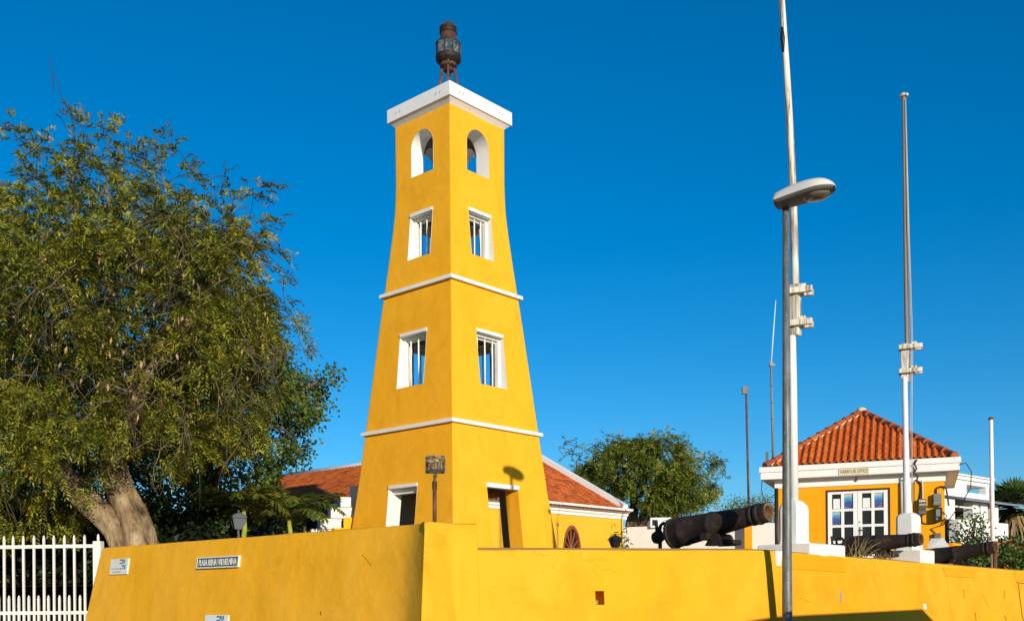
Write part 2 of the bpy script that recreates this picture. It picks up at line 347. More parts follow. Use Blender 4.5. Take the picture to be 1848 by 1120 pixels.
fl = MB(); fl.face(*[(x, y, FLOOR) for x, y in ((-6.5, 17.3), (-1.0, 12.3), (3.0, 13.1), (12.4, 23.4), (32, 60), (-30, 60), (-20, 26))])
tag(mk('courtyard_floor', fl, M_GROUND, loc=(0, 20, FLOOR)), kind='structure')

# ------------------------------------------------------------------ fort wall
def wob(p, amp=0.012, s=1.3):
    return amp*noise.noise(V(p)*s) + amp*0.5*noise.noise(V(p)*s*3.1)
def wall_run(path, ztop, thick, batter, zbase, top_rise, seg=0.16, rows=14, amp=0.012, n0=None, n1=None, splay=0.0, blend=0.5, drop=None, backn=None):
    """outer face follows path (plan, at the top), leaning out towards its foot; returns MB of the face, MB of the top"""
    pts = []
    for a, b in zip(path[:-1], path[1:]):
        a, b = V(a), V(b); n = max(1, int((b-a).length/seg))
        for i in range(n): pts.append(a.lerp(b, i/n))
    pts.append(V(path[-1])); m = len(pts)
    nor = []
    for i in range(m):
        d = (pts[min(i+1, m-1)] - pts[max(i-1, 0)]).normalized(); nor.append(V((d.y, -d.x, 0)))
    lean = [V(q) for q in nor]
    for i in range(m):
        for end, nv in ((pts[0], n0), (pts[-1], n1)):
            if nv is not None:
                w = max(0.0, 1-(pts[i]-end).length/blend); lean[i] = lean[i].lerp(nv, w*w*(3-2*w))
    t0 = (pts[1]-pts[0]).normalized()
    face = MB(); rws = []; dz = [drop(p) if drop else 0.0 for p in pts]
    for r in range(rows+1):
        t = r/rows; row = []
        for i in range(m):
            zt = ztop - dz[i]; z = zt - (zt-zbase)*t
            q = pts[i] + lean[i]*((zt-z)*batter); p = V((q.x, q.y, z))
            if splay: p -= t0*(zt-z)*splay*max(0.0, 1-(pts[i]-pts[0]).length/0.9)
            if r == 0: p += V((nor[i].x, nor[i].y, 0))*(-0.012)
            w = wob(p, amp)*(1.0 if (n0 is None or i > 1) and (n1 is None or i < m-2) else 0.0); p += nor[i]*w
            if r == 0: p.z += wob(p*0.7, 0.010)
            row.append(p)
        rws.append(row)
    face.grid(rws[::-1])
    back = [V((p.x, p.y, 0)) - (backn or n)*thick for p, n in zip(pts, nor)]
    r0 = rws[0]; mid = [V((r0[i].x*0.86+back[i].x*0.14, r0[i].y*0.86+back[i].y*0.14, ztop-dz[i]+0.012+top_rise*0.2 + wob(back[i]+V((3, 0, 0)), 0.008))) for i in range(m)]
    bk = [V((p.x, p.y, ztop-dz[i]+top_rise)) for i, p in enumerate(back)]
    nf = len(face.f); face.grid([r0, mid, bk]); face.topf = (nf, len(face.f)); bot = [V((p.x, p.y, zbase)) for p in back]
    face.grid([bk, bot]); face.grid([bot, rws[-1]])
    for i, flip in ((0, False), (m-1, True)):
        loop = [rw[i] for rw in rws] + [V((back[i].x, back[i].y, zbase)), bk[i], mid[i]]
        face.face(*(loop if flip else loop[::-1]))
    return face
def wall_obj(name, mb, mat, mat_top, smooth):
    o = mk(name, mb, mat, fort); bm = bmesh.new(); bm.from_mesh(o.data); o.data.materials.append(mat_top); bm.faces.ensure_lookup_table()
    for i in range(*mb.topf): bm.faces[i].material_index = 1
    bmesh.ops.remove_doubles(bm, verts=bm.verts, dist=0.0004); bmesh.ops.recalc_face_normals(bm, faces=bm.faces); bm.to_mesh(o.data); bm.free()
    o.data.shade_smooth(); o.data.set_sharp_from_angle(angle=math.radians(smooth)); return o
fort = thing('fort_wall', 'long yellow plastered fort wall running across the whole foreground, with a prow corner', 'wall', (0, 13, 0))
ZH = EYE + 0.812; ZL = EYE + 0.512
prow = [E_END, V((-1.23, 11.853, 0)), V((-1.134, 11.732, 0)), V((-1.054, 11.582, 0)), V((-0.975, 11.377, 0))]
FD = V((0.9648, 0.2632, 0)); fpx = lambda x, back: V((x, 11.74+(x+0.425)*0.2729+back, 0))
prow2 = [V((-0.975, 11.377, 0)), V((-0.945, 11.395, 0)), V((-0.885, 11.465, 0)), V((-0.825, 11.56, 0)), V((-0.77, 11.635, 0)), V((-0.71, 11.692, 0)), fpx(-0.62, 0.024), fpx(-0.405, 0.020)]
NM = V((-0.26, -0.96, 0)).normalized()
f1 = wall_run(prow, ZH, 0.5, 1/7.5, 0, 0.0, n1=NM, splay=0.24, backn=-RD)
f2 = wall_run(prow2, ZH, 0.42, 1/7.5, 0, 0.0, seg=0.05, n0=NM, blend=0.22, backn=V((0.2632, -0.9648, 0)))
wl = wall_obj('left_run', f1, M_WALL, M_WALL, 50); wn_ = wall_obj('corner_block', f2, M_WALL2, M_WALL2, 45)
far_end = B_ + WR*15.0
def right_drop(p): return max(0.0, (V((p.x, p.y, 0))-B_).dot(WR))*0.0128
f3 = wall_run([fpx(-0.84, 0.075), fpx(-0.74, 0.02), fpx(-0.66, 0.0), fpx(-0.425, 0.0), B_ - V((0.25, 0.068, 0)), B_ + V((0.0, 0.015, 0)), B_ + WR*0.25, far_end], ZL, 0.42, 1/7.5, 0, 0.045, drop=right_drop)
wf = wall_obj('front_run', f3, M_WALL2, M_TOPSHADE_DIRT, 50)
def apply_cut(o, cut):
    c = mk('cut', cut, M_STONE, None, loc=(0, 0, 0)); md = o.modifiers.new('cut', 'BOOLEAN'); md.operation = 'DIFFERENCE'; md.object = c; md.solver = 'EXACT'
    dg = bpy.context.evaluated_depsgraph_get(); me = bpy.data.meshes.new_from_object(o.evaluated_get(dg))
    o.modifiers.clear(); me.set_sharp_from_angle(angle=math.radians(50)); o.data = me; bpy.data.objects.remove(c)
LN = V((-RD.x, -RD.y, 0))                       # outward normal of the left run
def on_left(u, v, off=0.0):
    """point on the battered left face at photo pixel"""
    d = (P(u, v, 1.0) - V((0, 0, EYE))); lo, hi = 8.0, 20.0
    for _ in range(50):
        m = (lo+hi)/2; q = d*m + V((0, 0, EYE)); g_ = (V((q.x, q.y, 0)) - V((-1.26, 11.88, 0))).dot(LN) - (ZH-q.z)/7.5
        if g_ > 0: lo = m
        else: hi = m
    return q + LN*off
FN = V((0.265, -0.964, 0)).normalized()
def on_run(u, v, off=0.0, base=None, n=None):
    n = n or FN; base = base or V((-0.425, 11.74, 0))
    d = (P(u, v, 1.0) - V((0, 0, EYE))); lo, hi = 5.0, 45.0
    for _ in range(60):
        m = (lo+hi)/2; q = d*m + V((0, 0, EYE)); g_ = (V((q.x, q.y, 0)) - base).dot(n) - (ZL-right_drop(q)-q.z)/7.5
        if g_ > 0: lo = m
        else: hi = m
    return q + n*off
def on_right(u, v, off=0.0): return on_run(u, v, off, B_, WO)
c = on_left(565, 1073); cb = MB(); cb.box(c, (0.045, 0.30, 0.052), (LD, RD, UP)); apply_cut(wl, cb)
c = on_run(1082.5, 1078); cb = MB(); cb.box(c, (0.055, 0.30, 0.082), (V((0.964, 0.265, 0)), V((-0.265, 0.964, 0)), UP)); apply_cut(wf, cb)
sb = MB()
for i in range(4):
    q = on_run(1079+i*2.6, 1088-(i % 2)*2.5, -0.10-0.03*i); sb.ball(q, 0.03, 5, 0.8)
tag(mk('drain_rubble', sb, M_STONE, fort, 40), kind='stuff')
def flat_patch(name, mat, px, fn, off=0.006, th=0.012):
    o_ = [fn(u, v, off) for u, v in px]; i_ = [fn(u, v, -th) for u, v in px]
    m = MB(); m.rings([i_, o_]); m.face(*o_); return mk(name, m, mat, fort)
flat_patch('plaster_patch', M_PATCH, [(1424, 1026), (1526, 1032), (1522, 1012), (1518, 1006), (1424, 998)], on_right, 0.016)
flat_patch('plaster_patch', M_PATCH, [(1706, 1039), (1758, 1042), (1764, 1027), (1700, 1023)], on_right, 0.014)
flat_patch('plaster_patch', M_PATCH, [(1832, 1047), (1852, 1049), (1852, 1032), (1830, 1031)], on_right, 0.016)
flat_patch('paint_streak', M_WHITE, [(1402, 1021), (1408, 1021), (1411, 994), (1399, 993)], lambda u, v, o: on_right(u, v, o), 0.012)
flat_patch('paint_chip', M_WHITE, [(1665, 1088), (1671, 1089), (1672, 1099), (1667, 1098)], on_right, 0.006)
flat_patch('stone_chip', M_STONE, [(1515, 1067), (1519, 1067), (1519, 1086), (1516, 1086)], on_right, 0.006)
def crack(pts, fn, w=0.006, mat=M_CRACK):
    m = MB(); q = [fn(u, v, 0.010) for u, v in pts]; m.tube(q, w*0.5, 4); return mk('crack', m, mat, fort)
crack([(1738, 1061), (1738.5, 1068), (1739, 1078)], on_right, 0.009); crack([(1812, 1064), (1812, 1072), (1811, 1080)], on_right, 0.009)
crack([(1833, 1050), (1840, 1051), (1850, 1052)], on_right, 0.02); crack([(1837, 1052), (1840, 1080), (1844, 1110), (1848, 1124)], on_right, 0.016)
crack([(1708, 1042), (1711, 1070), (1714, 1098), (1720, 1118)], on_right, 0.003); crack([(1744, 1040), (1745, 1030), (1752, 1027)], on_right, 0.006)
crack([(1758, 1104), (1760, 1110), (1761, 1120)], on_right, 0.010); crack([(1812, 1110), (1815, 1118)], on_right, 0.016)
crack([(1440, 1083), (1448, 1078), (1454, 1083), (1463, 1085)], on_right, 0.003); crack([(1770, 1070), (1778, 1082), (1784, 1096)], on_right, 0.004)
crack([(580, 1102), (580.5, 1108)], on_left, 0.012); crack([(269, 1020), (269, 1024), (268.6, 1028)], on_left, 0.004)
crack([(655, 1000), (664, 1010), (672, 1020)], on_left, 0.003); crack([(304, 983), (304.5, 990)], on_left, 0.006); crack([(292, 985), (292, 989)], on_left, 0.006)
crack([(858, 938), (859, 960), (860, 985)], lambda u, v, o: on_run(u, v, o-0.06), 0.004)
# white slabs and blocks standing on the wall
def wall_block(name, label, p, w, l, z0, z1, grp=None):
    """p: the corner nearest the camera on the outer edge; w inwards, l along the wall"""
    c = V((p.x, p.y, 0)) - WO*(w/2) + WR*(l/2); m = MB(); m.bbox((c.x, c.y, (z0+z1)/2), (w/2, l/2, (z1-z0)/2), (WO, WR, UP), bev=0.015)
    return solo(name, m, M_WHITE, label, 'block', grp, 30)
slab_p = V((4.05, 13.63, 0))
wall_block('mast_slab', 'low white plinth slab on the wall under the tall white mast', slab_p - WO*0.01, 0.80, 1.10, ZL-0.10, EYE+0.648)
wp = B_ + WR*5.23
wall_block('white_block', 'plain white block on the wall between the middle and the last cannon', wp - WO*0.02, 0.74, 0.62, ZL-0.20, PZ(1650, 991, wp.y))

# ------------------------------------------------------------------ signs on the wall
def put_text(body, size, origin, xdir, zdir, mat, parent, width, depth=0.002, name='lettering', shear=0.0):
    cu = bpy.data.curves.new(name, 'FONT'); cu.body = body; cu.size = size; cu.align_x = 'CENTER'; cu.align_y = 'CENTER'; cu.extrude = depth; cu.offset = 0.001*size/0.1
    tmp = bpy.data.objects.new(name, cu); COL.objects.link(tmp); bpy.context.view_layer.update()
    dg = bpy.context.evaluated_depsgraph_get(); me = bpy.data.meshes.new_from_object(tmp.evaluated_get(dg)); bpy.data.objects.remove(tmp)
    xs = [v.co.x for v in me.vertices]; sx = width/(max(xs)-min(xs)); ny = xdir.cross(zdir).normalized()
    M = frame(origin, xdir*sx, zdir, ny); me.materials.clear(); me.materials.append(mat)
    return inst(name, me, M, parent)
def sign_frame(fn, n, u0, u1, v0, v1, tang):
    a = fn((u0+u1)/2, (v0+v1)/2, 0.0)
    h = (fn((u0+u1)/2, v0, 0).z - fn((u0+u1)/2, v1, 0).z)*1.009; zt = (UP - n/7.5).normalized()
    w = (fn(u0, (v0+v1)/2, 0) - fn(u1, (v0+v1)/2, 0)).length; x = tang.normalized(); nn = x.cross(zt).normalized()
    return a, x, zt, nn, w, h
XL = -LD
a, x, zt, nn, w, h = sign_frame(on_left, LN, 358.5, 433.5, 1004, 1024.5, XL)
st = thing('street_sign', 'dark blue street name sign with cream letters PLASA REINA WILHELMINA on the yellow wall', 'sign', a)
m = MB(); m.box(a + nn*0.022, (w/2-0.012, h/2-0.012, 0.014), (x, zt, nn)); mk('plate', m, M_SIGNBLUE, st)
m = MB(); bw = 0.009
for sx_, sy_, hx, hy in ((0, 1, w/2, bw), (0, -1, w/2, bw), (1, 0, bw, h/2-2*bw), (-1, 0, bw, h/2-2*bw)):
    m.box(a + nn*0.024 + x*sx_*(w/2-bw) + zt*sy_*(h/2-bw), (hx, hy, 0.018), (x, zt, nn))
mk('border', m, M_LETTER, st)
m = MB(); m.box(a + nn*0.0, (w/2-0.04, h/2-0.04, 0.012), (x, zt, nn)); mk('backing', m, M_CRACK, st)
put_text('PLASA REINA WILHELMINA', 0.128, a + nn*0.038 - zt*0.004, x, zt, M_LETTER, st, w*0.90)
def info_sign(u0, u1, v0, v1, label):
    a, x, zt, nn, w, h = sign_frame(on_left, LN, u0, u1, v0, v1, XL)
    t = thing('info_sign', label, 'sign', a, 'white plates with a blue emblem')
    m = MB(); m.bbox(a + nn*0.014, (w/2, h/2, 0.012), (x, zt, nn), bev=0.003); mk('plate', m, M_SIGNWHITE, t)
    e = MB()
    def pl(px, py, *tri):
        pts = [a + nn*0.0285 + x*((px+qx)*w-w/2) + zt*((py+qy)*h-h/2) for qx, qy in tri]; e.face(*pts)
    # upper tile: a block with a white wedge and bars; lower tile: slanted bars
    pl(0.52, 0.67, (0, 0.20), (0.10, 0.20), (0.10, 0.29), (0, 0.29)); pl(0.52, 0.67, (0, 0), (0.18, 0), (0.16, 0.09), (0, 0.07))
    pl(0.52, 0.67, (0.12, 0.14), (0.20, 0.09), (0.20, 0.29), (0.12, 0.29)); pl(0.52, 0.67, (0.22, 0.05), (0.255, 0.05), (0.255, 0.29), (0.22, 0.29)); pl(0.52, 0.67, (0.20, 0), (0.28, 0), (0.28, 0.035), (0.20, 0.035)); pl(0.52, 0.67, (0.27, 0.05), (0.31, 0.05), (0.31, 0.29), (0.27, 0.29))
    pl(0.60, 0.32, (0.04, 0.28), (0.12, 0.28), (0.20, 0.12), (0.16, 0.10)); pl(0.60, 0.32, (0.14, 0.28), (0.24, 0.28), (0.24, 0.14), (0.20, 0.17)); pl(0.60, 0.32, (0.26, 0.20), (0.31, 0.28), (0.31, 0.20), (0.29, 0.17))
    pl(0.60, 0.32, (0.0, 0.0), (0.07, 0.0), (0.04, 0.09), (0.0, 0.10)); pl(0.60, 0.32, (0.10, 0.0), (0.17, 0.0), (0.17, 0.07), (0.10, 0.08)); pl(0.60, 0.32, (0.19, 0.02), (0.28, 0.02), (0.28, 0.16), (0.22, 0.15))
    mk('emblem', e, M_LOGO, t)
    k = MB()
    for py, x0, x1 in ((0.33, 0.10, 0.56), (0.13, 0.17, 0.64)):
        xx = x0
        while xx < x1:
            ww = random.uniform(0.015, 0.035); hh = random.uniform(0.05, 0.085)
            p0 = a + nn*0.0285 + x*(xx*w-w/2) + zt*(py*h-h/2); k.face(p0, p0 + x*ww*w, p0 + x*ww*w + zt*hh*h, p0 + zt*hh*h); xx += ww+0.012
    tag(mk('small_print', k, M_INK, t), kind='stuff')
    return t
info_sign(201.5, 233, 1008, 1036, 'square white plate with a blue emblem near the wall top beside the fence')
info_sign(371, 413, 1109, 1143, 'white plate with a blue emblem low on the wall below the street name sign')

# ------------------------------------------------------------------ tower
AX = V((-1.27, 22.0, 0))
prof = [(10.13, 1.185), (8.945, 1.180), (8.6, 1.188), (8.28, 1.205), (7.8, 1.26), (7.13, 1.353), (6.49, 1.449), (6.165, 1.502), (3.143, 1.931), (2.176, 2.073), (1.656, 2.16), (0.22, 2.39)]
PZs = [p[0]+EYE for p in prof][::-1]; PAs = [p[1]/math.sqrt(2) for p in prof][::-1]
def HW(z): return float(np.interp(z, PZs, PAs))
FACES = {'R': (RD, -LD), 'L': (-LD, -RD), 'BR': (LD, RD), 'BL': (-RD, LD)}   # tangent (to the right seen from outside), outward normal
def fpt(face, x, z, inset=0.0):
    t, n = FACES[face]; return AX + t*x + n*(HW(z)-inset) + UP*z
def tower_opens(face):
    e = EYE; o = [('arch', 0.337, 8.905+e, 9.50+e, 9.838+e), ('win', 0.345, 7.105+e, 8.11+e, None), ('win', 0.412, 4.34+e, 5.515+e, None)]
    if face == 'R': o.append(('door', 0.482, FLOOR-0.01, 2.26+e, None))
    if face == 'L': o.append(('door', 0.44, FLOOR-0.01, 2.28+e, None))
    if face == 'BR': o.append(('door', 0.36, FLOOR-0.01, 2.26+e, None))
    return o
def arch_top(op, x):
    if op[0] != 'arch': return op[3]
    return op[3] + (op[4]-op[3])*math.sqrt(max(0, 1-(x/op[1])**2))
def shell(face, mb, inset):
    ops = tower_opens(face); xs = sorted({s*o[1] for o in ops for s in (-1, 1)} | {0.337*math.sin(a*math.pi/16) for a in range(-8, 9)})
    cols = [None] + xs + [None]
    zs = sorted(set(PZs) | {EYE+z for z in (1.0, 2.6, 3.6, 4.0, 5.0, 6.8, 9.2, 9.7)})
    def cx(i, z): return (-1 if i == 0 else 1)*(HW(z)-inset) if cols[i] is None else cols[i]
    for i in range(len(cols)-1):
        segs = []; cur = (PZs[0], PZs[0]); inside = cols[i] is not None and cols[i+1] is not None
        xm = 0 if not inside else (cols[i]+cols[i+1])/2
        for o in sorted(ops, key=lambda q: q[2]):
            if not inside or abs(xm) > o[1]: continue
            segs.append((cur, (o[2], o[2]))); cur = (arch_top(o, cols[i]), arch_top(o, cols[i+1]))
        segs.append((cur, (PZs[-1], PZs[-1])))
        for (a0, a1), (b0, b1) in segs:
            if max(b0-a0, b1-a1) < 1e-4: continue
            lv = [(a0, a1)] + [(z, z) for z in zs if z > max(a0, a1)+0.01 and z < min(b0, b1)-0.01] + [(b0, b1)]
            for (p0, p1), (q0, q1) in zip(lv[:-1], lv[1:]):
                mb.face(fpt(face, cx(i, p0), p0, inset), fpt(face, cx(i+1, p1), p1, inset), fpt(face, cx(i+1, q1), q1, inset), fpt(face, cx(i, q0), q0, inset))
tower = thing('lighthouse_tower', 'tall tapering yellow lighthouse tower with white cornices and barred windows', 'lighthouse', (AX.x, AX.y, FLOOR))
body = MB(); inner = MB(); TH = 0.36
for fc in FACES: shell(fc, body, 0.0); shell(fc, inner, TH)
bm_ = bmesh.new(); me_ = mesh_from('tower_body', body.v, body.f, M_TOWER, None, LOC[tower]); bm_.from_mesh(me_)
bmesh.ops.remove_doubles(bm_, verts=bm_.verts, dist=0.0005); bm_.to_mesh(me_); bm_.free(); me_.shade_smooth(); me_.set_sharp_from_angle(angle=math.radians(20))
ob_ = bpy.data.objects.new('tower_body', me_); COL.objects.link(ob_); ob_.parent = tower; LOC[ob_] = LOC[tower]
mk('inner_wall', inner, M_INNER, tower)
for z in (3.43, 6.40, 10.05):
    fm = MB(); hh = HW(z+EYE)-TH+0.05; fm.box((AX.x, AX.y, z+EYE), (hh, hh, 0.06), (RD, LD, UP)); mk('inner_floor', fm, M_INNER, tower)
def square_ring(mb, hs, closed_top=None):
    """stack of square rings given as (half side, z)"""
    mb.rings([[AX + RD*i*a_ + LD*j*a_ + UP*z for i, j in ((-1, -1), (1, -1), (1, 1), (-1, 1))] for a_, z in hs])
r2 = math.sqrt(2)
m = MB(); sh = 1.36/r2; square_ring(m, [(HW(10.0+EYE)-0.02, 10.11+EYE), (HW(10.0+EYE)+0.03, 10.16+EYE), (sh-0.03, 10.217+EYE), (sh, 10.222+EYE), (sh, 10.50+EYE), (sh-0.012, 10.515+EYE), (0.02, 10.53+EYE)])
mk('cornice', m, M_WHITE2, tower)
for z0, z1, a_ in ((6.42, 6.497, 1.567), (3.43, 3.507, 1.984)):
    m = MB(); sh = a_/r2; square_ring(m, [(HW(z0+EYE)-0.03, z0+EYE), (sh, z0+EYE), (sh, z1+EYE-0.01), (sh-0.01, z1+EYE), (HW(z1+EYE)-0.03, z1+EYE+0.025)])
    mk('cornice', m, M_WHITE2, tower)
sh = 1.36/r2
for fc, pos_ in (('L', (0.62, -0.62)), ('R', (-0.60, 0.62))):
    t, n = FACES[fc]
    for p_ in pos_:
        for d_ in (-0.055, 0.055):
            m = MB(); q = AX + t*(p_*-1+d_) + n*(sh+0.002) + UP*(10.36+EYE); m.tube([q - t*0.018 - UP*0.022, q + t*0.018 + UP*0.022], 0.007, 4); mk('weep_mark', m, M_GREY2, tower)
def window(face, op, reveal_mat, bars=True):
    kind, hwid, z0, z1, za = op; t, n = FACES[face]
    if kind == 'arch': outl = [(-hwid, z0), (hwid, z0)] + [(hwid*math.cos(a*math.pi/16), z1+(za-z1)*math.sin(a*math.pi/16)) for a in range(17)]
    else: outl = [(-hwid, z0), (hwid, z0), (hwid, z1), (-hwid, z1)]
    m = MB(); e = -0.003
    A_ = [fpt(face, x, z, e) for x, z in outl]; Bk = [fpt(face, x, z, TH+0.01) for x, z in outl]
    nn_ = len(outl)
    for i in range(nn_):
        j = (i+1) % nn_; m.face(A_[i], Bk[i], Bk[j], A_[j])
    if kind != 'arch':
        # head: a straight lintel standing plumb, proud of the leaning wall above it
        zb = z1-0.075; c = AX + t*0 + n*(HW(z1)-0.075) + UP*(z1-0.036); m.box(c, (hwid-0.002, 0.085+0.02, 0.034), (t, n, UP))
    part = mk({'arch': 'arched_opening', 'win': 'window', 'door': 'doorway'}[kind], m, reveal_mat, tower, 30)
    if kind == 'win':
        fr = MB(); dep = 0.20; zz = (z0, z1-0.075); w_ = 0.05
        def fp(x, z, d): return AX + t*x + n*(HW((z0+z1)/2)-d) + UP*z
        for x_, hx, zc, hz in ((-hwid+w_/2, w_/2, (z0+zz[1])/2, (zz[1]-z0)/2), (hwid-w_/2, w_/2, (z0+zz[1])/2, (zz[1]-z0)/2), (0, hwid-w_, zz[1]-w_/2, w_/2)):
            fr.box(fp(x_, zc, dep), (hx, 0.05, hz), (t, n, UP))
        fr.box(fp(0, zz[1]-w_-0.02, dep+0.06), (hwid-0.02, 0.03, 0.02), (t, n, UP))
        mk('window_frame', fr, M_WHITE, part)
        for k_ in range(3):
            x_ = -hwid + (k_+0.75)*2*hwid/3.5
            b = MB(); p0 = fp(x_, z0, dep); p1 = fp(x_, z1-0.07, dep); b.tube([p0, p1], 0.017, 8); mk('bar', b, M_WHITE2, part, True)
    return part
for fc in FACES:
    for op in tower_opens(fc):
        window(fc, op, (M_TOWER if (op[0] == 'door' and fc != 'L') else M_WHITE2))
for fc, hwid, zt_ in (('R', 0.482, 2.26+EYE), ('BR', 0.36, 2.26+EYE)):
    t, n = FACES[fc]; m = MB(); m.box(AX + n*(HW(zt_)-0.06+0.012) + UP*(zt_-0.03), (hwid+0.01, 0.09, 0.045), (t, n, UP)); mk('lintel', m, M_WHITE2, tower)
t, n = FACES['L']; m = MB(); m.box(AX + n*(HW(2.1+EYE)-0.20) + UP*(2.28+EYE-0.13), (0.438, 0.05, 0.05), (t, n, UP)); mk('door_frame', m, M_WHITE, tower)
t, n = FACES['R']; m = MB(); m.box(AX + n*(HW(FLOOR)-0.75) + t*0.0 + UP*(FLOOR+0.30), (0.40, 0.22, 0.30), (t, n, UP)); mk('inner_step', m, M_INNER, tower)

# beacon on top
lz = lambda v: (V0-v)/FPX*22.0 + EYE - 0.010
lo_ = V((-1.27-0.02, 22.0, 0)); K = 22.0/FPX
lant = thing('beacon_lantern', 'rusty old beacon lantern with glass sides on legs atop the tower', 'lantern', (lo_.x, lo_.y, 10.52+EYE))
m = MB(); m.lathe(lo_, UP, [(lz(50), 15.0*K), (lz(48.6), 15.6*K), (lz(47.6), 15.0*K), (lz(42.5), 9.2*K), (lz(39), 5.0*K), (lz(37), 3.0*K), (lz(35.2), 1.0*K)], 24); mk('cap', m, M_RUST, lant, 40)
m = MB(); m.lathe(lo_, UP, [(lz(59.5), 14.6*K), (lz(59), 15.6*K), (lz(54.6), 15.6*K), (lz(54.2), 14.7*K), (lz(53.2), 14.7*K), (lz(52.8), 15.6*K), (lz(49.6), 15.6*K)], 28); mk('band', m, M_CANNON, lant, 40)
m = MB(); m.lathe(lo_, UP, [(lz(76), 14.6*K), (lz(71), 14.2*K), (lz(58), 14.0*K)], 28); m.ball(lo_ + V((0, -14.2*K, lz(71))), 2.4*K, 6); mk('chimney', m, M_RUST, lant, 40)
m = MB(); m.lathe(lo_, UP, [(lz(79), 22.9*K), (lz(77.5), 22.6*K), (lz(71.5), 15.4*K), (lz(70.2), 14.3*K)], 20, False); mk('shoulder', m, M_RUST, lant, 40)
NP = 10
gl = MB(); gl.lathe(lo_, UP, [(lz(100), 12*K), (lz(95), 14*K), (lz(89), 15*K), (lz(83), 14*K), (lz(78), 12*K)], 20); mk('lens', gl, M_LENS, lant, True)
for k_ in range(NP):
    a0 = 2*math.pi*(k_+0.15)/NP; a1 = 2*math.pi*(k_+1.15)/NP; R_ = 21.8*K
    p0 = lo_ + V((math.cos(a0), math.sin(a0), 0))*R_; p1 = lo_ + V((math.cos(a1), math.sin(a1), 0))*R_; nrm = (p0+p1-2*lo_).normalized()
    m = MB(); c = (p0+p1)/2 + UP*(lz(101)+lz(78))/2; m.box(c, ((p1-p0).length/2-0.01, 0.006, (lz(78)-lz(101))/2), ((p1-p0).normalized(), nrm, UP)); mk('pane', m, M_LENS, lant)
    m = MB(); m.tube([p0 + UP*lz(101.5), p0 + UP*lz(77.5)], 1.35*K, 6); mk('mullion', m, M_RUST, lant)
m = MB(); m.lathe(lo_, UP, [(lz(115), 14.6*K), (lz(112.5), 18*K), (lz(108.8), 22.2*K), (lz(107.8), 22.9*K), (lz(101), 22.9*K), (lz(100), 22.4*K), (lz(100), 12*K)], 28); mk('lower_band', m, M_CANNON, lant, 40)
m = MB(); m.lathe(lo_, UP, [(lz(128.5), 6*K), (lz(127.5), 8.6*K), (lz(122), 9.6*K), (lz(121), 14*K), (lz(119.8), 15.4*K), (lz(117.5), 15.4*K), (lz(110), 14.6*K), (lz(104), 14.4*K)], 28); mk('drum', m, M_RUST, lant, 40)
m = MB(); m.tube([lo_ + V((-0.06, -15.5*K, lz(109))), lo_ + V((-0.02, -16.2*K, lz(111))), lo_ + V((0.02, -15.8*K, lz(115)))], 0.012, 6); m.ball(lo_ + V((-0.06, -15.6*K, lz(109.5))), 0.025, 6); mk('handle', m, M_FLOOD, lant, True)
for k_ in range(4):
    a0 = -math.pi/2 + k_*math.pi/2; dd = V((math.cos(a0), math.sin(a0), 0)); m = MB()
    m.tube([lo_ + dd*10.5*K + UP*lz(122), lo_ + dd*24*K + UP*(10.505+EYE)], 2.7*K, 10); mk('leg', m, M_RUSTRED, lant, True)

# ------------------------------------------------------------------ stepped stair beside the tower
sy = 22.15
stair = thing('stair_wall', 'white stepped stair flank climbing to the shaded side of the tower', 'stair', P(600, 955, sy) - UP*0.6)
edges = [(561, 953.5, 612), (577.5, 934.5, 617), (597, 914.5, 637), (614.5, 896, 633.5)]
for i, (u0, vt, u1) in enumerate(edges):
    a_ = P(u0, vt, sy); b_ = P(u1, vt-1.5, sy+0.10*(u1-u0)/30); d = V((b_.x-a_.x, b_.y-a_.y, 0)); L_ = d.length; d.normalize(); q = V((-d.y, d.x, 0))
    zl = edges[i-1][1] if i else 975
    zb = P(u0, zl, sy).z - (0.0 if i else 0.5)
    c = V((a_.x, a_.y, 0)) + d*L_/2 + q*(0.35 + 0.004*i) + UP*(a_.z+zb)/2
    m = MB(); m.bbox(c, (L_/2, 0.35, (a_.z-zb)/2), (d, q, UP), bev=0.008); mk('step', m, M_WHITE, stair)
a_ = P(631, 876, sy+0.9); m = MB(); m.box((a_.x+0.12, a_.y+0.2, a_.z-0.45), (0.13, 0.18, 0.45)); mk('newel', m, M_WHITE, stair)
a_ = P(617, 933, sy-0.12); m = MB(); m.box((a_.x+0.16, a_.y+0.25, a_.z-0.35), (0.17, 0.24, 0.35), rz=0.2); mk('foot_block', m, M_TOWER, stair)
a_ = P(598, 952, sy-0.2); m = MB(); m.box((a_.x+0.16, a_.y+0.2, a_.z-0.25), (0.17, 0.2, 0.25), rz=0.2); mk('foot_block', m, M_TOWER, stair)

# ------------------------------------------------------------------ house behind the tower
HS = 1.1; HC = V((-1.82*HS, 31.0*HS, 0)); ZE = EYE + 3.1*HS
def hp(r, l, z): return HC + RD*r + LD*l + UP*z
house = thing('main_house', 'long yellow house with red tiled roof and white eaves behind the tower', 'house', HC + UP*FLOOR)
HR, HL = 9.0*HS, 17.5*HS; dL, dR = 5.7*HS, 4.5*HS; zL, zR = EYE+5.4*HS, EYE+5.55*HS
win_c = 4.19*1.414*HS; ww_ = 0.50*HS; ws_, wa_ = EYE + 1.45*HS, EYE + 2.38*HS
m = MB()
def wallquad(a_, b_, z0, z1): m.face(a_ + UP*z0, b_ + UP*z0, b_ + UP*z1, a_ + UP*z1)
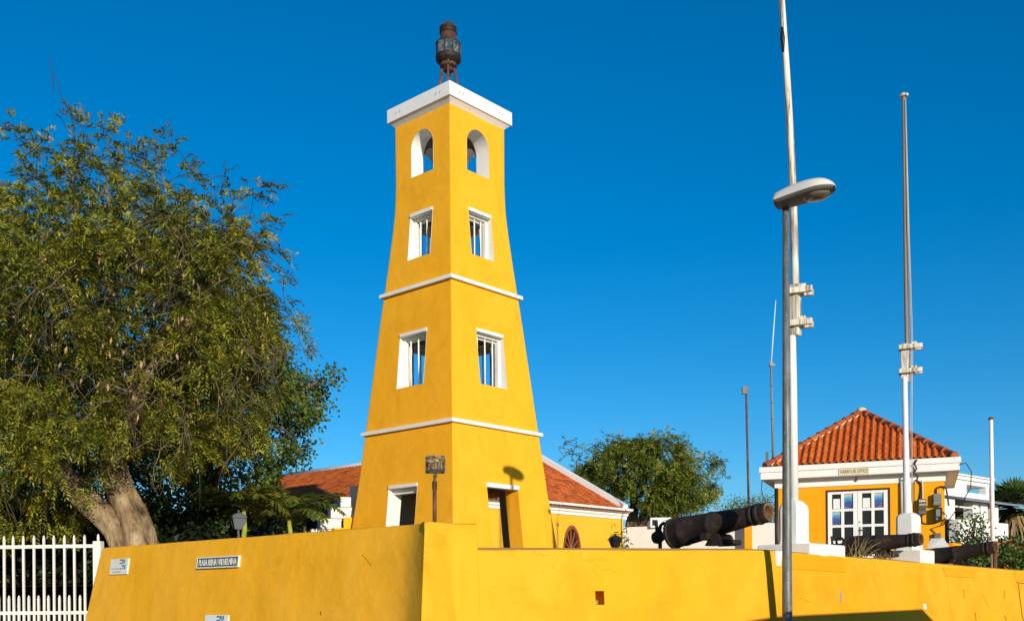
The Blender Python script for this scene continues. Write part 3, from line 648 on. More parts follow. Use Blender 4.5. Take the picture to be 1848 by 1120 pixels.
# sunlit wall with an arched opening
arc = [(math.cos(math.pi*k/12)*ww_, ws_ + (wa_-ws_)*math.sin(math.pi*k/12)) for k in range(13)]
wallquad(HC, HC + RD*(win_c-ww_), FLOOR-0.2, ZE); wallquad(HC + RD*(win_c+ww_), HC + RD*HR, FLOOR-0.2, ZE); wallquad(HC + RD*(win_c-ww_), HC + RD*(win_c+ww_), FLOOR-0.2, EYE+0.55*HS)
for (x0, z0), (x1, z1) in zip(arc[:-1], arc[1:]): m.face(hp(win_c+x0, 0, z0), hp(win_c+x1, 0, z1), hp(win_c+x1, 0, ZE), hp(win_c+x0, 0, ZE))
wallquad(HC, HC + LD*HL, FLOOR-0.2, ZE); wallquad(HC + RD*HR, HC + RD*HR + LD*dR*2, FLOOR-0.2, ZE)
m.face(hp(HR, 0, ZE), hp(HR, 2*dR, ZE), hp(HR, dR, zR)); wallquad(hp(0, HL, 0), hp(2*dL, HL, 0), FLOOR-0.2, ZE); m.face(hp(0, HL, ZE), hp(2*dL, HL, ZE), hp(dL, HL, zL))
mk('wall', m, M_HOUSE, house)
def cornice_run(a_, d, L_, n):
    mm = MB(); pr = [(0.0, -0.37), (0.04, -0.37), (0.05, -0.27), (0.10, -0.25), (0.12, -0.16), (0.26, -0.09), (0.34, -0.075), (0.34, 0.0), (0.0, 0.03)]
    mm.rings([[a_ + d*t + n*(o*HS) + UP*(ZE + z*HS) for o, z in pr] for t in (-0.3*HS, L_+0.2*HS)], True, True); return mm
mk('cornice', cornice_run(HC, RD, HR, -LD), M_WHITE2, house); mk('cornice', cornice_run(HC + LD*HL, -LD, HL, -RD), M_WHITE2, house)
def s_tile(w, l, hgt, n=5):
    """one S-shaped tile: x across, y up the slope, z off the roof"""
    v = []; f = []; xs = [w*(i/n) for i in range(n+1)]
    zs = [hgt*(0.5-0.5*math.cos(2*math.pi*min(1, i/n*1.25-0.05))) if i/n < 0.84 else hgt*0.06 for i in range(n+1)]
    for y, dz in ((0, 0.022), (l, 0.0)):
        for x_, z_ in zip(xs, zs): v.append((x_, y, z_+dz))
    for x_, z_ in zip(xs, zs): v.append((x_, 0.004, z_-0.004))
    k = n+1
    for i in range(n): f.append((i, i+1, k+i+1, k+i)); f.append((2*k+i, 2*k+i+1, i+1, i))
    return v, f
def tile_field(o, dx, dy, dn, width, height, tw, tl, hg, inside, jit=0.004):
    """joined field of tiles; inside(x, y) says where the roof plane is"""
    v, f = s_tile(tw*1.02, tl*1.12, hg, 4); v = np.array(v); f = np.array([list(q) for q in f]); VV = []; FF = []; c = 0
    nx, ny = int(width/tw)+1, int(height/tl)+1; D = np.array([list(dx), list(dy), list(dn)])
    for j in range(ny):
        for i in range(nx):
            x_, y_ = i*tw, j*tl
            if not inside(x_+tw/2, y_+tl/2): continue
            w_ = v + np.array([x_+random.uniform(-jit, jit), y_+random.uniform(-jit, jit), random.uniform(0, jit)]); VV.append(np.array(list(o)) + w_ @ D); FF.append(f + c); c += len(v)
    return np.concatenate(VV), np.concatenate(FF)
ov = 0.30*HS
sl = math.hypot(dL, zL-ZE); dyL = (RD*dL + UP*(zL-ZE)).normalized(); nL = (-LD).cross(dyL).normalized(); nL = nL if nL.z > 0 else -nL
oL = hp(0, HL, ZE) - dyL*ov
VV, FF = tile_field(oL + nL*0.03, -LD, dyL, nL, HL, sl+ov, 0.25, 0.30, 0.07, lambda x_, y_: (HL-x_) > ((y_-ov)/sl*dL)*0.757-0.1)
tag(np_mesh('roof_tiles', VV, FF, M_TILE2, house), kind='stuff')
slr = math.hypot(dR, zR-ZE); dyR = (LD*dR + UP*(zR-ZE)).normalized(); nR = RD.cross(dyR).normalized(); nR = nR if nR.z > 0 else -nR
oR = hp(0, 0, ZE) - dyR*ov
VV, FF = tile_field(oR + nR*0.03, RD, dyR, nR, HR, slr+ov, 0.25, 0.30, 0.06, lambda x_, y_: x_ > ((y_-ov)/slr*dR)/0.757-0.1)
tag(np_mesh('roof_tiles', VV, FF, M_TILE2, house), kind='stuff')
m = MB(); d_ = -0.02
m.face(hp(-ov, -ov, ZE-0.13), hp(-ov, HL, ZE-0.13), hp(dL, HL, zL+d_), hp(dL, dL*0.757, zL+d_)); m.face(hp(-ov, -ov, ZE-0.14), hp(HR, -ov, ZE-0.14), hp(HR, dR, zR+d_), hp(dL, dR, zR+d_))
m.face(hp(dL, HL, zL+d_), hp(2*dL, HL, ZE), hp(2*dL, dR, ZE), hp(dL, dR, zL+d_)); m.face(hp(HR, dR, zR+d_), hp(HR, 2*dR, ZE), hp(dL, 2*dR, ZE), hp(dL, dR, zR+d_))
mk('roof_deck', m, M_DECK, house)
m = MB(); m.tube([hp(dL, HL+0.1, zL+0.06), hp(dL, dR, zL+0.06)], 0.15, 8); mk('ridge_cap', m, M_WHITE, house, True)
m = MB(); pa, pb = hp(HR+0.02, -ov*0.2, ZE+0.02), hp(HR+0.02, dR, zR+0.08); dd = (pb-pa).normalized(); up_ = RD.cross(dd).normalized(); up_ = up_ if up_.z > 0 else -up_
m.box((pa+pb)/2 + up_*0.05, (0.16, (pb-pa).length/2, 0.14), (RD, dd, up_)); mk('verge_coping', m, M_WHITE2, house)
# arched window with shutters
aw = MB(); fo = [(x_*1.02, z_) for x_, z_ in arc] ; aw.rings([[hp(win_c+x_*s_, o_, ws_+(z_-ws_)*s_) for x_, z_ in arc] for s_, o_ in ((1.0, -0.02), (0.86, -0.02), (0.86, 0.12))], False, False)
wpart = mk('arched_window', aw, M_REDWOOD, house)
m = MB(); m.face(*[hp(win_c+x_*0.98, 0.10, z_) for x_, z_ in arc]); mk('pane', m, M_PANE, wpart)
for k_ in range(1, 6):
    a0 = math.pi*k_/6; m = MB(); m.tube([hp(win_c, 0.06, ws_+0.02), hp(win_c + math.cos(a0)*ww_*0.9, 0.06, ws_ + math.sin(a0)*(wa_-ws_)*0.9)], 0.030, 5); mk('glazing_bar', m, M_REDWOOD, wpart)
m = MB(); m.box(hp(win_c, 0.02, ws_), (ww_, 0.06, 0.045), (RD, LD, UP)); mk('transom', m, M_REDWOOD, wpart)
zb_ = EYE+0.55*HS
for s_ in (-1, 1):
    m = MB(); cx_ = win_c + s_*ww_*0.5; zc = (ws_+zb_)/2-0.03; hh = (ws_-zb_)/2
    for dx_ in (-1, 1): m.box(hp(cx_+dx_*ww_*0.40, 0.03, zc), (ww_*0.09, 0.03, hh), (RD, LD, UP))
    m.box(hp(cx_, 0.03, zc+hh-0.06), (ww_*0.32, 0.028, 0.06), (RD, LD, UP)); sp = mk('shutter', m, M_REDWOOD, house)
    for q_ in range(9):
        b = MB(); zc2 = zb_+0.05+q_*(ws_-zb_-0.2)/9; b.box(hp(cx_, 0.05, zc2), (ww_*0.32, 0.006, 0.038), (RD, (LD*0.7+UP*0.7), (UP*0.7-LD*0.7))); mk('louvre', b, M_REDWOOD, sp)

# ------------------------------------------------------------------ harbour office
OS = 1.055
fl_, fr_ = P(1370, 843.5, 23.85*OS), P(1734.5, 822.5, 22.2*OS)
o1 = V((fr_.x-fl_.x, fr_.y-fl_.y, 0)); OW = o1.length; o1.normalize(); o2 = V((-o1.y, o1.x, 0)); ZF = (fl_.z+fr_.z)/2; O0 = V((fl_.x, fl_.y, 0))
def op_(a_, b_, z): return O0 + o1*a_ + o2*b_ + UP*z
office = thing('harbour_office', 'small yellow harbour office with red tiled pyramid roof and white double doors', 'building', op_(OW/2, OW/2, FLOOR))
OH = 0.335*OS; FH = 0.29*OS; zs_ = ZF - FH
def ring_o(mb, prof_, caps=False):
    mb.rings([[op_(i_, i_, z), op_(OW-i_, i_, z), op_(OW-i_, OW-i_, z), op_(i_, OW-i_, z)] for i_, z in prof_][0:0] or [[op_(i_, i_, z), op_(OW-i_, i_, z), op_(OW-i_, OW-i_, z), op_(i_, OW-i_, z)] for i_, z in prof_], caps)
m = MB(); ring_o(m, [(OH-0.01, zs_), (0.03, zs_), (0.03, ZF-0.13*OS), (0.0, ZF-0.125*OS), (0.0, ZF), (0.30, ZF+0.005)]); mk('fascia', m, M_WHITE2, office)
m = MB(); ring_o(m, [(OH+0.02, zs_-0.20*OS), (OH-0.025, zs_-0.20*OS), (OH-0.025, zs_-0.002)]); mk('frieze', m, M_WHITE2, office)
# front wall with the door opening
pD0, pD1 = P(1490, 884, 24.2), P(1606.5, 879, 24.2)
def along(u, v):
    """distance along the front wall plane and height at photo pixel"""
    d = P(u, v, 1.0) - V((0, 0, EYE)); o_ = O0 + o2*OH; t_ = (o_.dot(o2))/(V((d.x, d.y, 0)).dot(o2)); q = V((0, 0, EYE)) + d*t_; return (V((q.x, q.y, 0))-O0).dot(o1), q.z
dx0, _ = along(1490, 900); dx1, _ = along(1606.5, 900); dz1 = along(1550, 881.5)[1]; DB = FLOOR
m = MB()
def oq(x0, x1, z0, z1, b_=OH): m.face(op_(x0, b_, z0), op_(x1, b_, z0), op_(x1, b_, z1), op_(x0, b_, z1))
oq(OH, dx0, FLOOR-0.1, zs_); oq(dx1, OW-OH, FLOOR-0.1, zs_); oq(dx0, dx1, dz1, zs_)
m.face(op_(OW-OH, OH, FLOOR-0.1), op_(OW-OH, OW-OH, FLOOR-0.1), op_(OW-OH, OW-OH, zs_), op_(OW-OH, OH, zs_)); m.face(op_(OH, OH, FLOOR-0.1), op_(OH, OW-OH, FLOOR-0.1), op_(OH, OW-OH, zs_), op_(OH, OH, zs_)); m.face(op_(OH, OW-OH, FLOOR-0.1), op_(OW-OH, OW-OH, FLOOR-0.1), op_(OW-OH, OW-OH, zs_), op_(OH, OW-OH, zs_))
for x_ in (dx0, dx1): m.face(op_(x_, OH, DB), op_(x_, OH+0.12, DB), op_(x_, OH+0.12, dz1), op_(x_, OH, dz1))
m.face(op_(dx0, OH, dz1), op_(dx1, OH, dz1), op_(dx1, OH+0.12, dz1), op_(dx0, OH+0.12, dz1)); mk('wall', m, M_OFFICE, office)
m = MB(); fw = 0.045
for x0, x1, z0, z1 in ((dx0, dx0+fw, DB, dz1), (dx1-fw, dx1, DB, dz1), (dx0+fw, dx1-fw, dz1-fw, dz1)): m.box(op_((x0+x1)/2, OH+0.03, (z0+z1)/2), ((x1-x0)/2, 0.035, (z1-z0)/2), (o1, o2, UP))
mk('door_frame', m, M_BROWN, office)
lw = (dx1-dx0-2*fw)/2; pane_pos = {}
row_v = [(889.5, 916.5), (921, 945.5), (950, 974), (979, 1003)]
row_z = [(along(1550, a_)[1], along(1550, b_)[1]) for a_, b_ in row_v]
for li in range(2):
    xl = dx0+fw+li*lw+0.003; xr = dx0+fw+(li+1)*lw-0.003; leaf = MB()
    st_ = 0.095*OS; mid_ = 0.065*OS; pw = (xr-xl-2*st_-mid_)/2; yb = OH+0.035
    cols_ = [(xl+st_, xl+st_+pw), (xr-st_-pw, xr-st_)]
    for x0, x1 in ((xl, xl+st_), (cols_[0][1], cols_[1][0]), (xr-st_, xr)): leaf.box(op_((x0+x1)/2, yb, (DB+dz1-fw)/2), ((x1-x0)/2, 0.025, (dz1-fw-DB)/2), (o1, o2, UP))
    zr_ = [dz1-fw] + [z for r_ in row_z for z in r_] + [DB]
    for x0, x1 in cols_:
        for k_ in range(0, len(zr_), 2): leaf.box(op_((x0+x1)/2, yb, (zr_[k_]+zr_[k_+1])/2), ((x1-x0)/2, 0.023, abs(zr_[k_]-zr_[k_+1])/2), (o1, o2, UP))
    lp = mk('door', leaf, M_WHITE2, office)
    for ci, (x0, x1) in enumerate(cols_):
        for ri, (za_, zb2) in enumerate(row_z):
            m = MB(); m.box(op_((x0+x1)/2, yb+0.012, (za_+zb2)/2), ((x1-x0)/2, 0.004, (za_-zb2)/2), (o1, o2, UP)); mk('pane', m, M_PANE, lp); pane_pos[(li, ri, ci)] = (x0, x1, zb2, za_)
    if li == 1:
        hz = along(1553, 957)[1]; m = MB(); m.box(op_(xl+0.045, yb-0.03, hz), (0.018, 0.006, 0.09), (o1, o2, UP)); m.tube([op_(xl+0.045, yb-0.035, hz+0.02), op_(xl+0.045, yb-0.075, hz+0.02), op_(xl+0.15, yb-0.075, hz+0.02)], 0.010, 6); m.ball(op_(xl+0.045, yb-0.035, hz+0.22), 0.018, 6); mk('handle', m, M_GALV, lp, 40)
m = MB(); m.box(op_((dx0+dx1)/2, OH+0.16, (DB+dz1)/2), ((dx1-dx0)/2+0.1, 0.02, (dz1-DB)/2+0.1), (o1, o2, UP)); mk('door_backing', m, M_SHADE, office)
def postermat():
    k = NT('blue_poster'); tc = k.n('ShaderNodeTexCoord').outputs['Generated']; sp_ = k.n('ShaderNodeSeparateXYZ'); k.l(tc, sp_.inputs[0])
    col = k.ramp(sp_.outputs['Z'], [(0.0, (0.035, 0.05, 0.20)), (0.48, (0.05, 0.08, 0.30)), (0.52, (0.02, 0.16, 0.40)), (0.72, (0.05, 0.34, 0.58)), (0.84, (0.30, 0.46, 0.52)), (1.0, (0.55, 0.58, 0.54))])
    nz = k.noise(14, 4, 0.6, stretch=(1, 1, 5)); col = k.mix(k.ramp(nz, [(0.56, 0.0), (0.66, 0.85)]), col, (0.55, 0.55, 0.50))
    lines = k.ramp(k.noise(60, 2), [(0.5, 0.0), (0.62, 0.5)]); col = k.mix(lines, col, (0.04, 0.05, 0.14))
    return k.done(col, 0.5, None, 0, 0.3)
M_POSTER = postermat()
def sheet(name, key, mat, x0f, x1f, z0f, z1f, label, cat, grp):
    x0, x1, z0, z1 = pane_pos[key]; m = MB(); ca_, cb_ = x0+(x1-x0)*x0f, x0+(x1-x0)*x1f; za_, zb2 = z0+(z1-z0)*z0f, z0+(z1-z0)*z1f
    m.box(op_((ca_+cb_)/2, OH+0.0415, (za_+zb2)/2), ((cb_-ca_)/2, 0.0012, (zb2-za_)/2), (o1, o2, UP)); return solo(name, m, mat, label, cat, grp)
sheet('poster', (0, 0, 1), M_POSTER, 0.02, 0.98, 0.02, 0.98, 'blue poster in the top pane of the left door leaf, beside a white notice', 'poster', 'blue posters in the door panes')
sheet('poster', (0, 1, 0), M_POSTER, 0.02, 0.98, 0.02, 0.98, 'blue poster in the second row of panes, under a white notice', 'poster', 'blue posters in the door panes')
sheet('poster', (1, 0, 1), M_POSTER, 0.02, 0.98, 0.02, 0.98, 'blue poster in the top pane of the right door leaf, nearest the flagpole', 'poster', 'blue posters in the door panes')
sheet('notice', (0, 0, 0), M_PAPER, 0.14, 0.92, 0.03, 0.70, 'white paper notice in the top outer pane of the left door leaf', 'notice', 'white notices in the door panes')
sheet('notice', (1, 0, 0), M_PAPER, 0.08, 0.86, 0.03, 0.68, 'white paper notice in the top inner pane of the right door leaf, above the handle', 'notice', 'white notices in the door panes')
# name board
n0, n1 = along(1517, 850)[0], along(1572, 848)[0]; nb_c = op_(((n0+n1)/2)-0.02, 0.022, ZF-0.205*OS)
nb = thing('name_board', 'small cream board lettered HARBOUR OFFICE under the roof edge', 'sign', nb_c)
m = MB(); m.box(nb_c, ((n1-n0)/2*0.985, 0.012, 0.068*OS), (o1, o2, UP)); mk('board', m, M_BOARD, nb)
put_text('HARBOUR OFFICE', 0.125, nb_c - o2*0.014, o1, UP, M_OLDINK, nb, (n1-n0)*0.90)
m = MB(); m.tube([op_(along(1545.5, 865)[0], OH-0.03, zs_-0.02), op_(along(1545.5, 865)[0], OH-0.05, zs_-0.09)], 0.012, 6); m.ball(op_(along(1545.5, 865)[0], OH-0.05, zs_-0.10), 0.03, 6); mk('wall_hook', m, M_GREY2, office, True)
# tiled pyramid roof
ins = 0.17; RW = OW-2*ins; apex_z = ZF + (PZ(1555, 742, 26.2)-PZ(1555, 826, 26.2+0*1))*1.0
apex = op_(OW/2, OW/2, 0); apex_z = EYE + (V0-756)/FPX*apex.y + 0.0084*apex.x
rise = apex_z-ZF-0.03; half = RW/2; SL = math.hypot(half, rise)
tw = RW/27; tl_ = 0.275
tv, tf = s_tile(tw*1.03, tl_*1.14, 0.058, 6)
tme = bpy.data.meshes.new('roof_tile'); tme.from_pydata(tv, [], tf); tme.materials.append(M_TILE); tme.shade_smooth(); tme.set_sharp_from_angle(angle=math.radians(50))
sides = [(o1, o2), (o2, -o1), (-o1, -o2), (-o2, o1)]
restV = []; restF = []; c_ = 0
for si, (dx_, din) in enumerate(sides):
    org = op_(OW/2, OW/2, ZF+0.03) - din*half - dx_*half; dy_ = (din*half + UP*rise).normalized(); dn_ = dx_.cross(dy_)
    inside = lambda x_, y_: (x_ > y_/SL*half - 0.02) and (RW-x_ > y_/SL*half - 0.02)
    if si == 0:
        for j in range(int(SL/tl_)+1):
            for i in range(27):
                if inside(i*tw+tw/2, j*tl_+tl_/2):
                    M_ = frame(org + dx_*(i*tw+random.uniform(-.003, .003)) + dy_*(j*tl_-0.05+random.uniform(-.006, .006)) + dn_*(0.02+random.uniform(0, .004)), dx_, dy_, dn_)
                    inst('roof_tile', tme, M_ @ Matrix.Rotation(random.uniform(-.012, .012), 4, 'Z'), office)
    else:
        VV, FF = tile_field(org - dy_*0.05 + dn_*0.02, dx_, dy_, dn_, RW-0.001, SL, tw, tl_, 0.058, inside); restV.append(VV); restF.append(FF+c_); c_ += len(VV)
tag(np_mesh('side_roof_tiles', np.concatenate(restV), np.concatenate(restF), M_TILE, office), kind='stuff')
m = MB(); A_ = op_(OW/2, OW/2, apex_z-0.02); cs = [op_(ins, ins, ZF+0.02), op_(OW-ins, ins, ZF+0.02), op_(OW-ins, OW-ins, ZF+0.02), op_(ins, OW-ins, ZF+0.02)]
for i in range(4): m.face(cs[i], cs[(i+1) % 4], A_)
mk('roof_deck', m, M_DECK, office)
# hip tiles
hv = []; hf = []; HT = 0.335
hb = MB(); hb.rings([[V((math.cos(math.pi*k/8)*r_, y_, math.sin(math.pi*k/8)*r_*0.95)) for k in range(9)] for y_, r_ in ((0, 0.112), (0.012, 0.122), (0.05, 0.122), (0.06, 0.110), (HT*1.12, 0.088))], False, False)
hb.face(*[V((math.cos(math.pi*k/8)*0.112, 0, math.sin(math.pi*k/8)*0.105)) for k in range(9)])
hme = mesh_from('hip_tile', hb.v, hb.f, M_RIDGE, 50, (0, 0, 0))
for ci, cpt in enumerate(cs):
    a_ = cpt - (A_-cpt).normalized()*0.06 + UP*0.03; d = (A_ + UP*0.05 - a_); L_ = d.length; d.normalize(); sx = d.cross(UP).normalized(); sz = sx.cross(d); nh = int(L_/HT)+1
    for k_ in range(nh): inst('hip_tile', hme, frame(a_ + d*(k_*L_/nh), sx, d, sz) @ Matrix.Rotation(random.uniform(-.03, .03), 4, 'Z'), office)
    if ci in (0, 1):
        mo = MB(); mo.tube([a_ - UP*0.0 + (o1 if ci == 0 else -o1)*0.09 + d*t*L_ + UP*random.uniform(-.012, .012) for t in np.linspace(0.02, 0.97, 26)], [0.048+random.uniform(-.012, .012) for _ in range(26)], 6); mk('mortar', mo, M_MORTAR if ci == 0 else M_DECK, office, True)  # right hip's mortar takes the dark deck colour to paint in its shade
m = MB(); m.ball(A_ + UP*0.09, 0.13, 8, 0.7); mk('apex_cap', m, M_MORTAR, office, True)
m = MB(); m.ball(op_(OW-ins-0.02, ins+0.02, ZF+0.09), 0.07, 6, 0.7); mk('mortar', m, M_MORTAR, office, True)
# left corner post + antenna + downpipe
m = MB(); a_ = op_(OH+0.02, OH-0.04, 0); m.tube([a_ + UP*(FLOOR), a_ + UP*(zs_-0.2)], 0.05, 8); mk('downpipe', m, M_BLACK, office, True)
bx = op_(0.16, 0.25, ZF)
m = MB(); m.box(bx + UP*0.20, (0.035, 0.03, 0.21), rz=-0.3); m.box(bx + V((-0.05, 0, 0.07)), (0.03, 0.03, 0.09), rz=-0.3)
solo('chimney_stub', m, M_GREY2, 'short dark post at the left corner of the office roof', 'post')
ant = op_(0.32, 0.6, ZF); atop = P(1391.5, 657, ant.y); abot = V((atop.x+0.04, ant.y, ZF-0.02)); at2 = P(1400, 542, ant.y)
an = thing('radio_antenna', 'slim grey aerial with white whip rising behind the office roof corner', 'antenna', abot)
m = MB(); m.tube([abot, atop], [0.034, 0.028], 8); mk('mast_tube', m, M_GREY, an, True)
m = MB(); m.tube([atop, at2], [0.017, 0.009], 6); mk('whip', m, M_WHITEPOLE, an, True)
m = MB(); m.box(atop + UP*0.0, (0.045, 0.045, 0.05)); m.box(atop + V((0.06, 0, -0.02)), (0.04, 0.02, 0.025)); mk('clamp', m, M_GREY, an)
for v_ in (696, 727, 756, 813):
    m = MB(); q = P(1391.8+(v_-657)*0.014, v_, ant.y); m.lathe(q, UP, [(-0.012, 0.036), (0.012, 0.036)], 8); mk('joint_ring', m, M_GREY2, an)
# electric gear on the office front
def gear(name, u0, u1, v0, v1, depth, mat, label, cat):
    x0, z0 = along(u0, v1); x1, z1 = along(u1, v0); c = op_((x0+x1)/2, OH-depth/2-0.002, (z0+z1)/2); t_ = thing(name, label, cat, c)
    m = MB(); m.bbox(c, ((x1-x0)/2, depth/2, (z1-z0)/2), (o1, o2, UP), bev=0.008); mk('case', m, mat, t_); return t_, x0, x1, z0, z1
t_, x0, x1, z0, z1 = gear('fuse_box', 1657.5, 1671.5, 900, 928, 0.12, M_GREY2, 'grey fuse box with rows of switches beside the flagpole', 'fuse box')
for fy, n_, mt in ((0.86, 4, M_WHITEPOLE), (0.62, 4, M_WCABLE), (0.38, 4, M_RUSTRED)):
    for k_ in range(n_):
        m = MB(); xx = x0+(x1-x0)*(0.2+0.2*k_); m.box(op_(xx, OH-0.128, z0+(z1-z0)*fy), ((x1-x0)*0.075, 0.008, (z1-z0)*0.05), (o1, o2, UP)); mk('switch', m, mt, t_)
for fy in (0.25, 0.5, 0.74):
    m = MB(); m.box(op_((x0+x1)/2, OH-0.124, z0+(z1-z0)*fy), ((x1-x0)*0.47, 0.004, 0.005), (o1, o2, UP)); mk('seam', m, M_BLACK, t_)
t_, x0, x1, z0, z1 = gear('junction_box', 1684.5, 1699, 890.5, 913, 0.14, M_GREY, 'plain grey junction box above the black meter', 'junction box')
for fy in (0.45, 0.68):
    m = MB(); m.box(op_((x0+x1)/2, OH-0.144, z0+(z1-z0)*fy), ((x1-x0)*0.48, 0.004, 0.006), (o1, o2, UP)); mk('seam', m, M_GREY2, t_)
m = MB(); m.box(op_((x0+x1)/2, OH-0.16, z0+0.045), ((x1-x0)*0.5, 0.02, 0.02), (o1, o2, UP)); mk('lip', m, M_GREY, t_)
t_, x0, x1, z0, z1 = gear('electric_meter', 1686.5, 1700, 915.5, 941, 0.20, M_BLACK, 'black electric meter with a window, below the grey junction box', 'meter')
m = MB(); m.box(op_((x0+x1)/2-0.005, OH-0.204, z0+(z1-z0)*0.60), ((x1-x0)*0.27, 0.004, (z1-z0)*0.25), (o1, o2, UP)); mk('meter_window', m, M_GREY, t_)
m = MB(); m.box(op_((x0+x1)/2-0.03, OH-0.204, z0+(z1-z0)*0.18), ((x1-x0)*0.14, 0.004, (z1-z0)*0.07), (o1, o2, UP)); mk('seal', m, M_GREY, t_)
t_, x0, x1, z0, z1 = gear('outlet_box', 1686, 1698, 961.5, 973, 0.12, M_GREY2, 'low dark grey outlet box near the foot of the office wall', 'outlet box')
m = MB(); m.box(op_((x0+x1)/2, OH-0.124, z1-0.02), ((x1-x0)*0.5, 0.006, 0.012), (o1, o2, UP)); mk('lid', m, M_GREY2, t_)
def cable(px, r, mat, label, off=0.03):
    pts = [];
    for u, v in px:
        x_, z_ = along(u, v); pts.append(op_(x_, OH-off, z_))
    cv = []
    for i in range(len(pts)-1):
        p0, p1, p2, p3 = pts[max(i-1, 0)], pts[i], pts[i+1], pts[min(i+2, len(pts)-1)]
        for k_ in range(6):
            t_ = k_/6; cv.append(0.5*((2*p1)+(p2-p0)*t_+(2*p0-5*p1+4*p2-p3)*t_*t_+(3*p1-p0-3*p2+p3)*t_**3))
    cv.append(pts[-1]); m = MB(); m.tube(cv, r, 6); return solo('cable', m, mat, label, 'cable', 'cables on the office wall', True)
cable([(1652, 866), (1661, 871), (1663, 880), (1662, 890), (1660, 901)], 0.022, M_CABLE, 'dark cable curving down into the fuse box')
cable([(1663.5, 866), (1665, 880), (1665, 901)], 0.016, M_WCABLE, 'pale conduit running straight down into the fuse box')
cable([(1690, 891), (1690, 882), (1697, 878), (1706, 879.5), (1709, 890), (1712, 912)], 0.020, M_CABLE, 'dark cable arching from the junction box to the wall corner')
cable([(1664, 928), (1664, 939), (1668, 944), (1680, 944.5), (1690, 942)], 0.012, M_CABLE, 'thin cable looping under the fuse box towards the meter')
cable([(1696, 940), (1705, 936), (1708, 930), (1704, 925), (1701, 922)], 0.010, M_CABLE, 'thin cable bending round the meter')
cable([(1689, 962), (1684, 957), (1681, 954), (1690, 950), (1703, 946), (1708, 938)], 0.010, M_CABLE, 'thin tangled wire above the low outlet box')
cable([(1650, 867), (1650, 905), (1651, 940)], 0.008, M_CABLE, 'straight thin wire down the wall behind the flagpole')
cable([(1655, 832), (1651, 840), (1654, 848), (1650, 856), (1656, 862), (1655, 868)], 0.020, M_CABLE, 'kinked cable hanging over the roof edge near the flagpole', OH+0.03)
m = MB(); m.tube([op_(OW-0.02, 0.0, ZF-0.18), op_(OW+0.10, 0.05, ZF-0.15), op_(OW+0.22, 0.1, ZF-0.35), op_(OW+0.20, 0.1, ZF-0.72), op_(OW+0.05, 0.15, ZF-1.0), op_(OW-0.3, 0.2, ZF-1.5)], 0.013, 6)
solo('cable', m, M_CABLE, 'loose cable hanging off the right end of the roof edge', 'cable', 'cables on the office wall', True)
m = MB(); m.tube([op_(-0.0+0.05, 0.15, zs_+0.02), op_(0.02, 0.2, zs_-0.25), op_(0.10, 0.2, zs_-0.5), op_(0.12, 0.2, zs_-0.62)], 0.010, 6); m.tube([op_(0.12, 0.2, zs_-0.62), op_(0.2, 0.2, zs_-0.45), op_(OH, OH-0.03, zs_-0.35)], 0.010, 6)
solo('cable', m, M_CABLE, 'loose dark wire dangling below the left end of the roof edge', 'cable', 'cables on the office wall', True)

# ------------------------------------------------------------------ masts
def pedestal(t_, base, hw_, hgt, ax, mat):
    m = MB(); b = 0.28
    def ring(h_, z): return [base + ax[0]*x_*h_ + ax[1]*y_*h_ + UP*z for x_, y_ in ((-1+b, -1), (1-b, -1), (1, -1+b), (1, 1-b), (1-b, 1), (-1+b, 1), (-1, 1-b), (-1, -1+b))]
    m.rings([ring(hw_*1.16, -0.25), ring(hw_*1.14, 0.02), ring(hw_, 0.10), ring(hw_, hgt*0.80), ring(hw_*0.92, hgt*0.90), ring(hw_*0.55, hgt*1.0), ring(hw_*0.3, hgt*1.02)], True)
    return mk('pedestal', m, mat, t_, 25)
def fid_clamp(t_, c, L_, mat, ax, kf=1.0):
    for s_ in (-1, 1):
        m = MB(); m.bbox(c + ax[0]*(L_*0.32) + ax[1]*s_*0.115*kf, (L_/2+0.12*kf, 0.035*kf, 0.05*kf), (ax[0], ax[1], UP), bev=0.006); mk('clamp_beam', m, mat, t_)
    m = MB(); m.bbox(c + ax[0]*(L_*0.60) + UP*0.055*kf, (0.06*kf, 0.10*kf, 0.05*kf), (ax[0], ax[1], UP), bev=0.006); mk('clamp_block', m, mat, t_)
MY = 14.2
mb_ = P(1433, 988, MY); mast = thing('signal_mast', 'tall weathered white two-part mast behind the street lamp, on a white pedestal', 'mast', mb_)
axm = (WO, WR)
pedestal(mast, mb_ + V((0.0, 0, -0.0)), 0.166, 0.66, axm, M_WHITE)
m = MB(); m.tube([P(1432.5, 910, MY), P(1430.5, 700, MY), P(1429, 606, MY)], [0.066, 0.060, 0.056], 14); mk('lower_mast', m, M_WHITEPOLE, mast, True)
m = MB(); m.bbox(P(1434, 560, MY), (0.075, 0.06, 0.36), (WO, WR, UP), bev=0.01); m.bbox(P(1428.5, 562, MY)+WR*0.02, (0.045, 0.05, 0.33), (WO, WR, UP), bev=0.01); mk('doubling', m, M_WOODMAST, mast)
m = MB(); m.tube([P(1436.5, 605, MY), P(1435.6, 520, MY), P(1432.5, 400, MY), P(1429.3, 300, MY), P(1421, 150, MY), P(1410.5, -5, MY), P(1404, -95, MY)], [0.05, 0.052, 0.052, 0.050, 0.047, 0.041, 0.036], 14); mk('topmast', m, M_WOODMAST, mast, True)
m = MB(); m.tube([P(1411.5, 50, MY-0.02), P(1412.5, 70, MY-0.025), P(1413.5, 95, MY-0.02)], [0.022, 0.036, 0.018], 8); mk('scar', m, M_BLACK, mast, True)
axc = (V((0.93, -0.36, 0)), V((0.36, 0.93, 0)))
for v_ in (527, 585): fid_clamp(mast, P(1434, v_, MY), 0.18, M_WOODMAST, axc, 0.85)
FY = 17.25
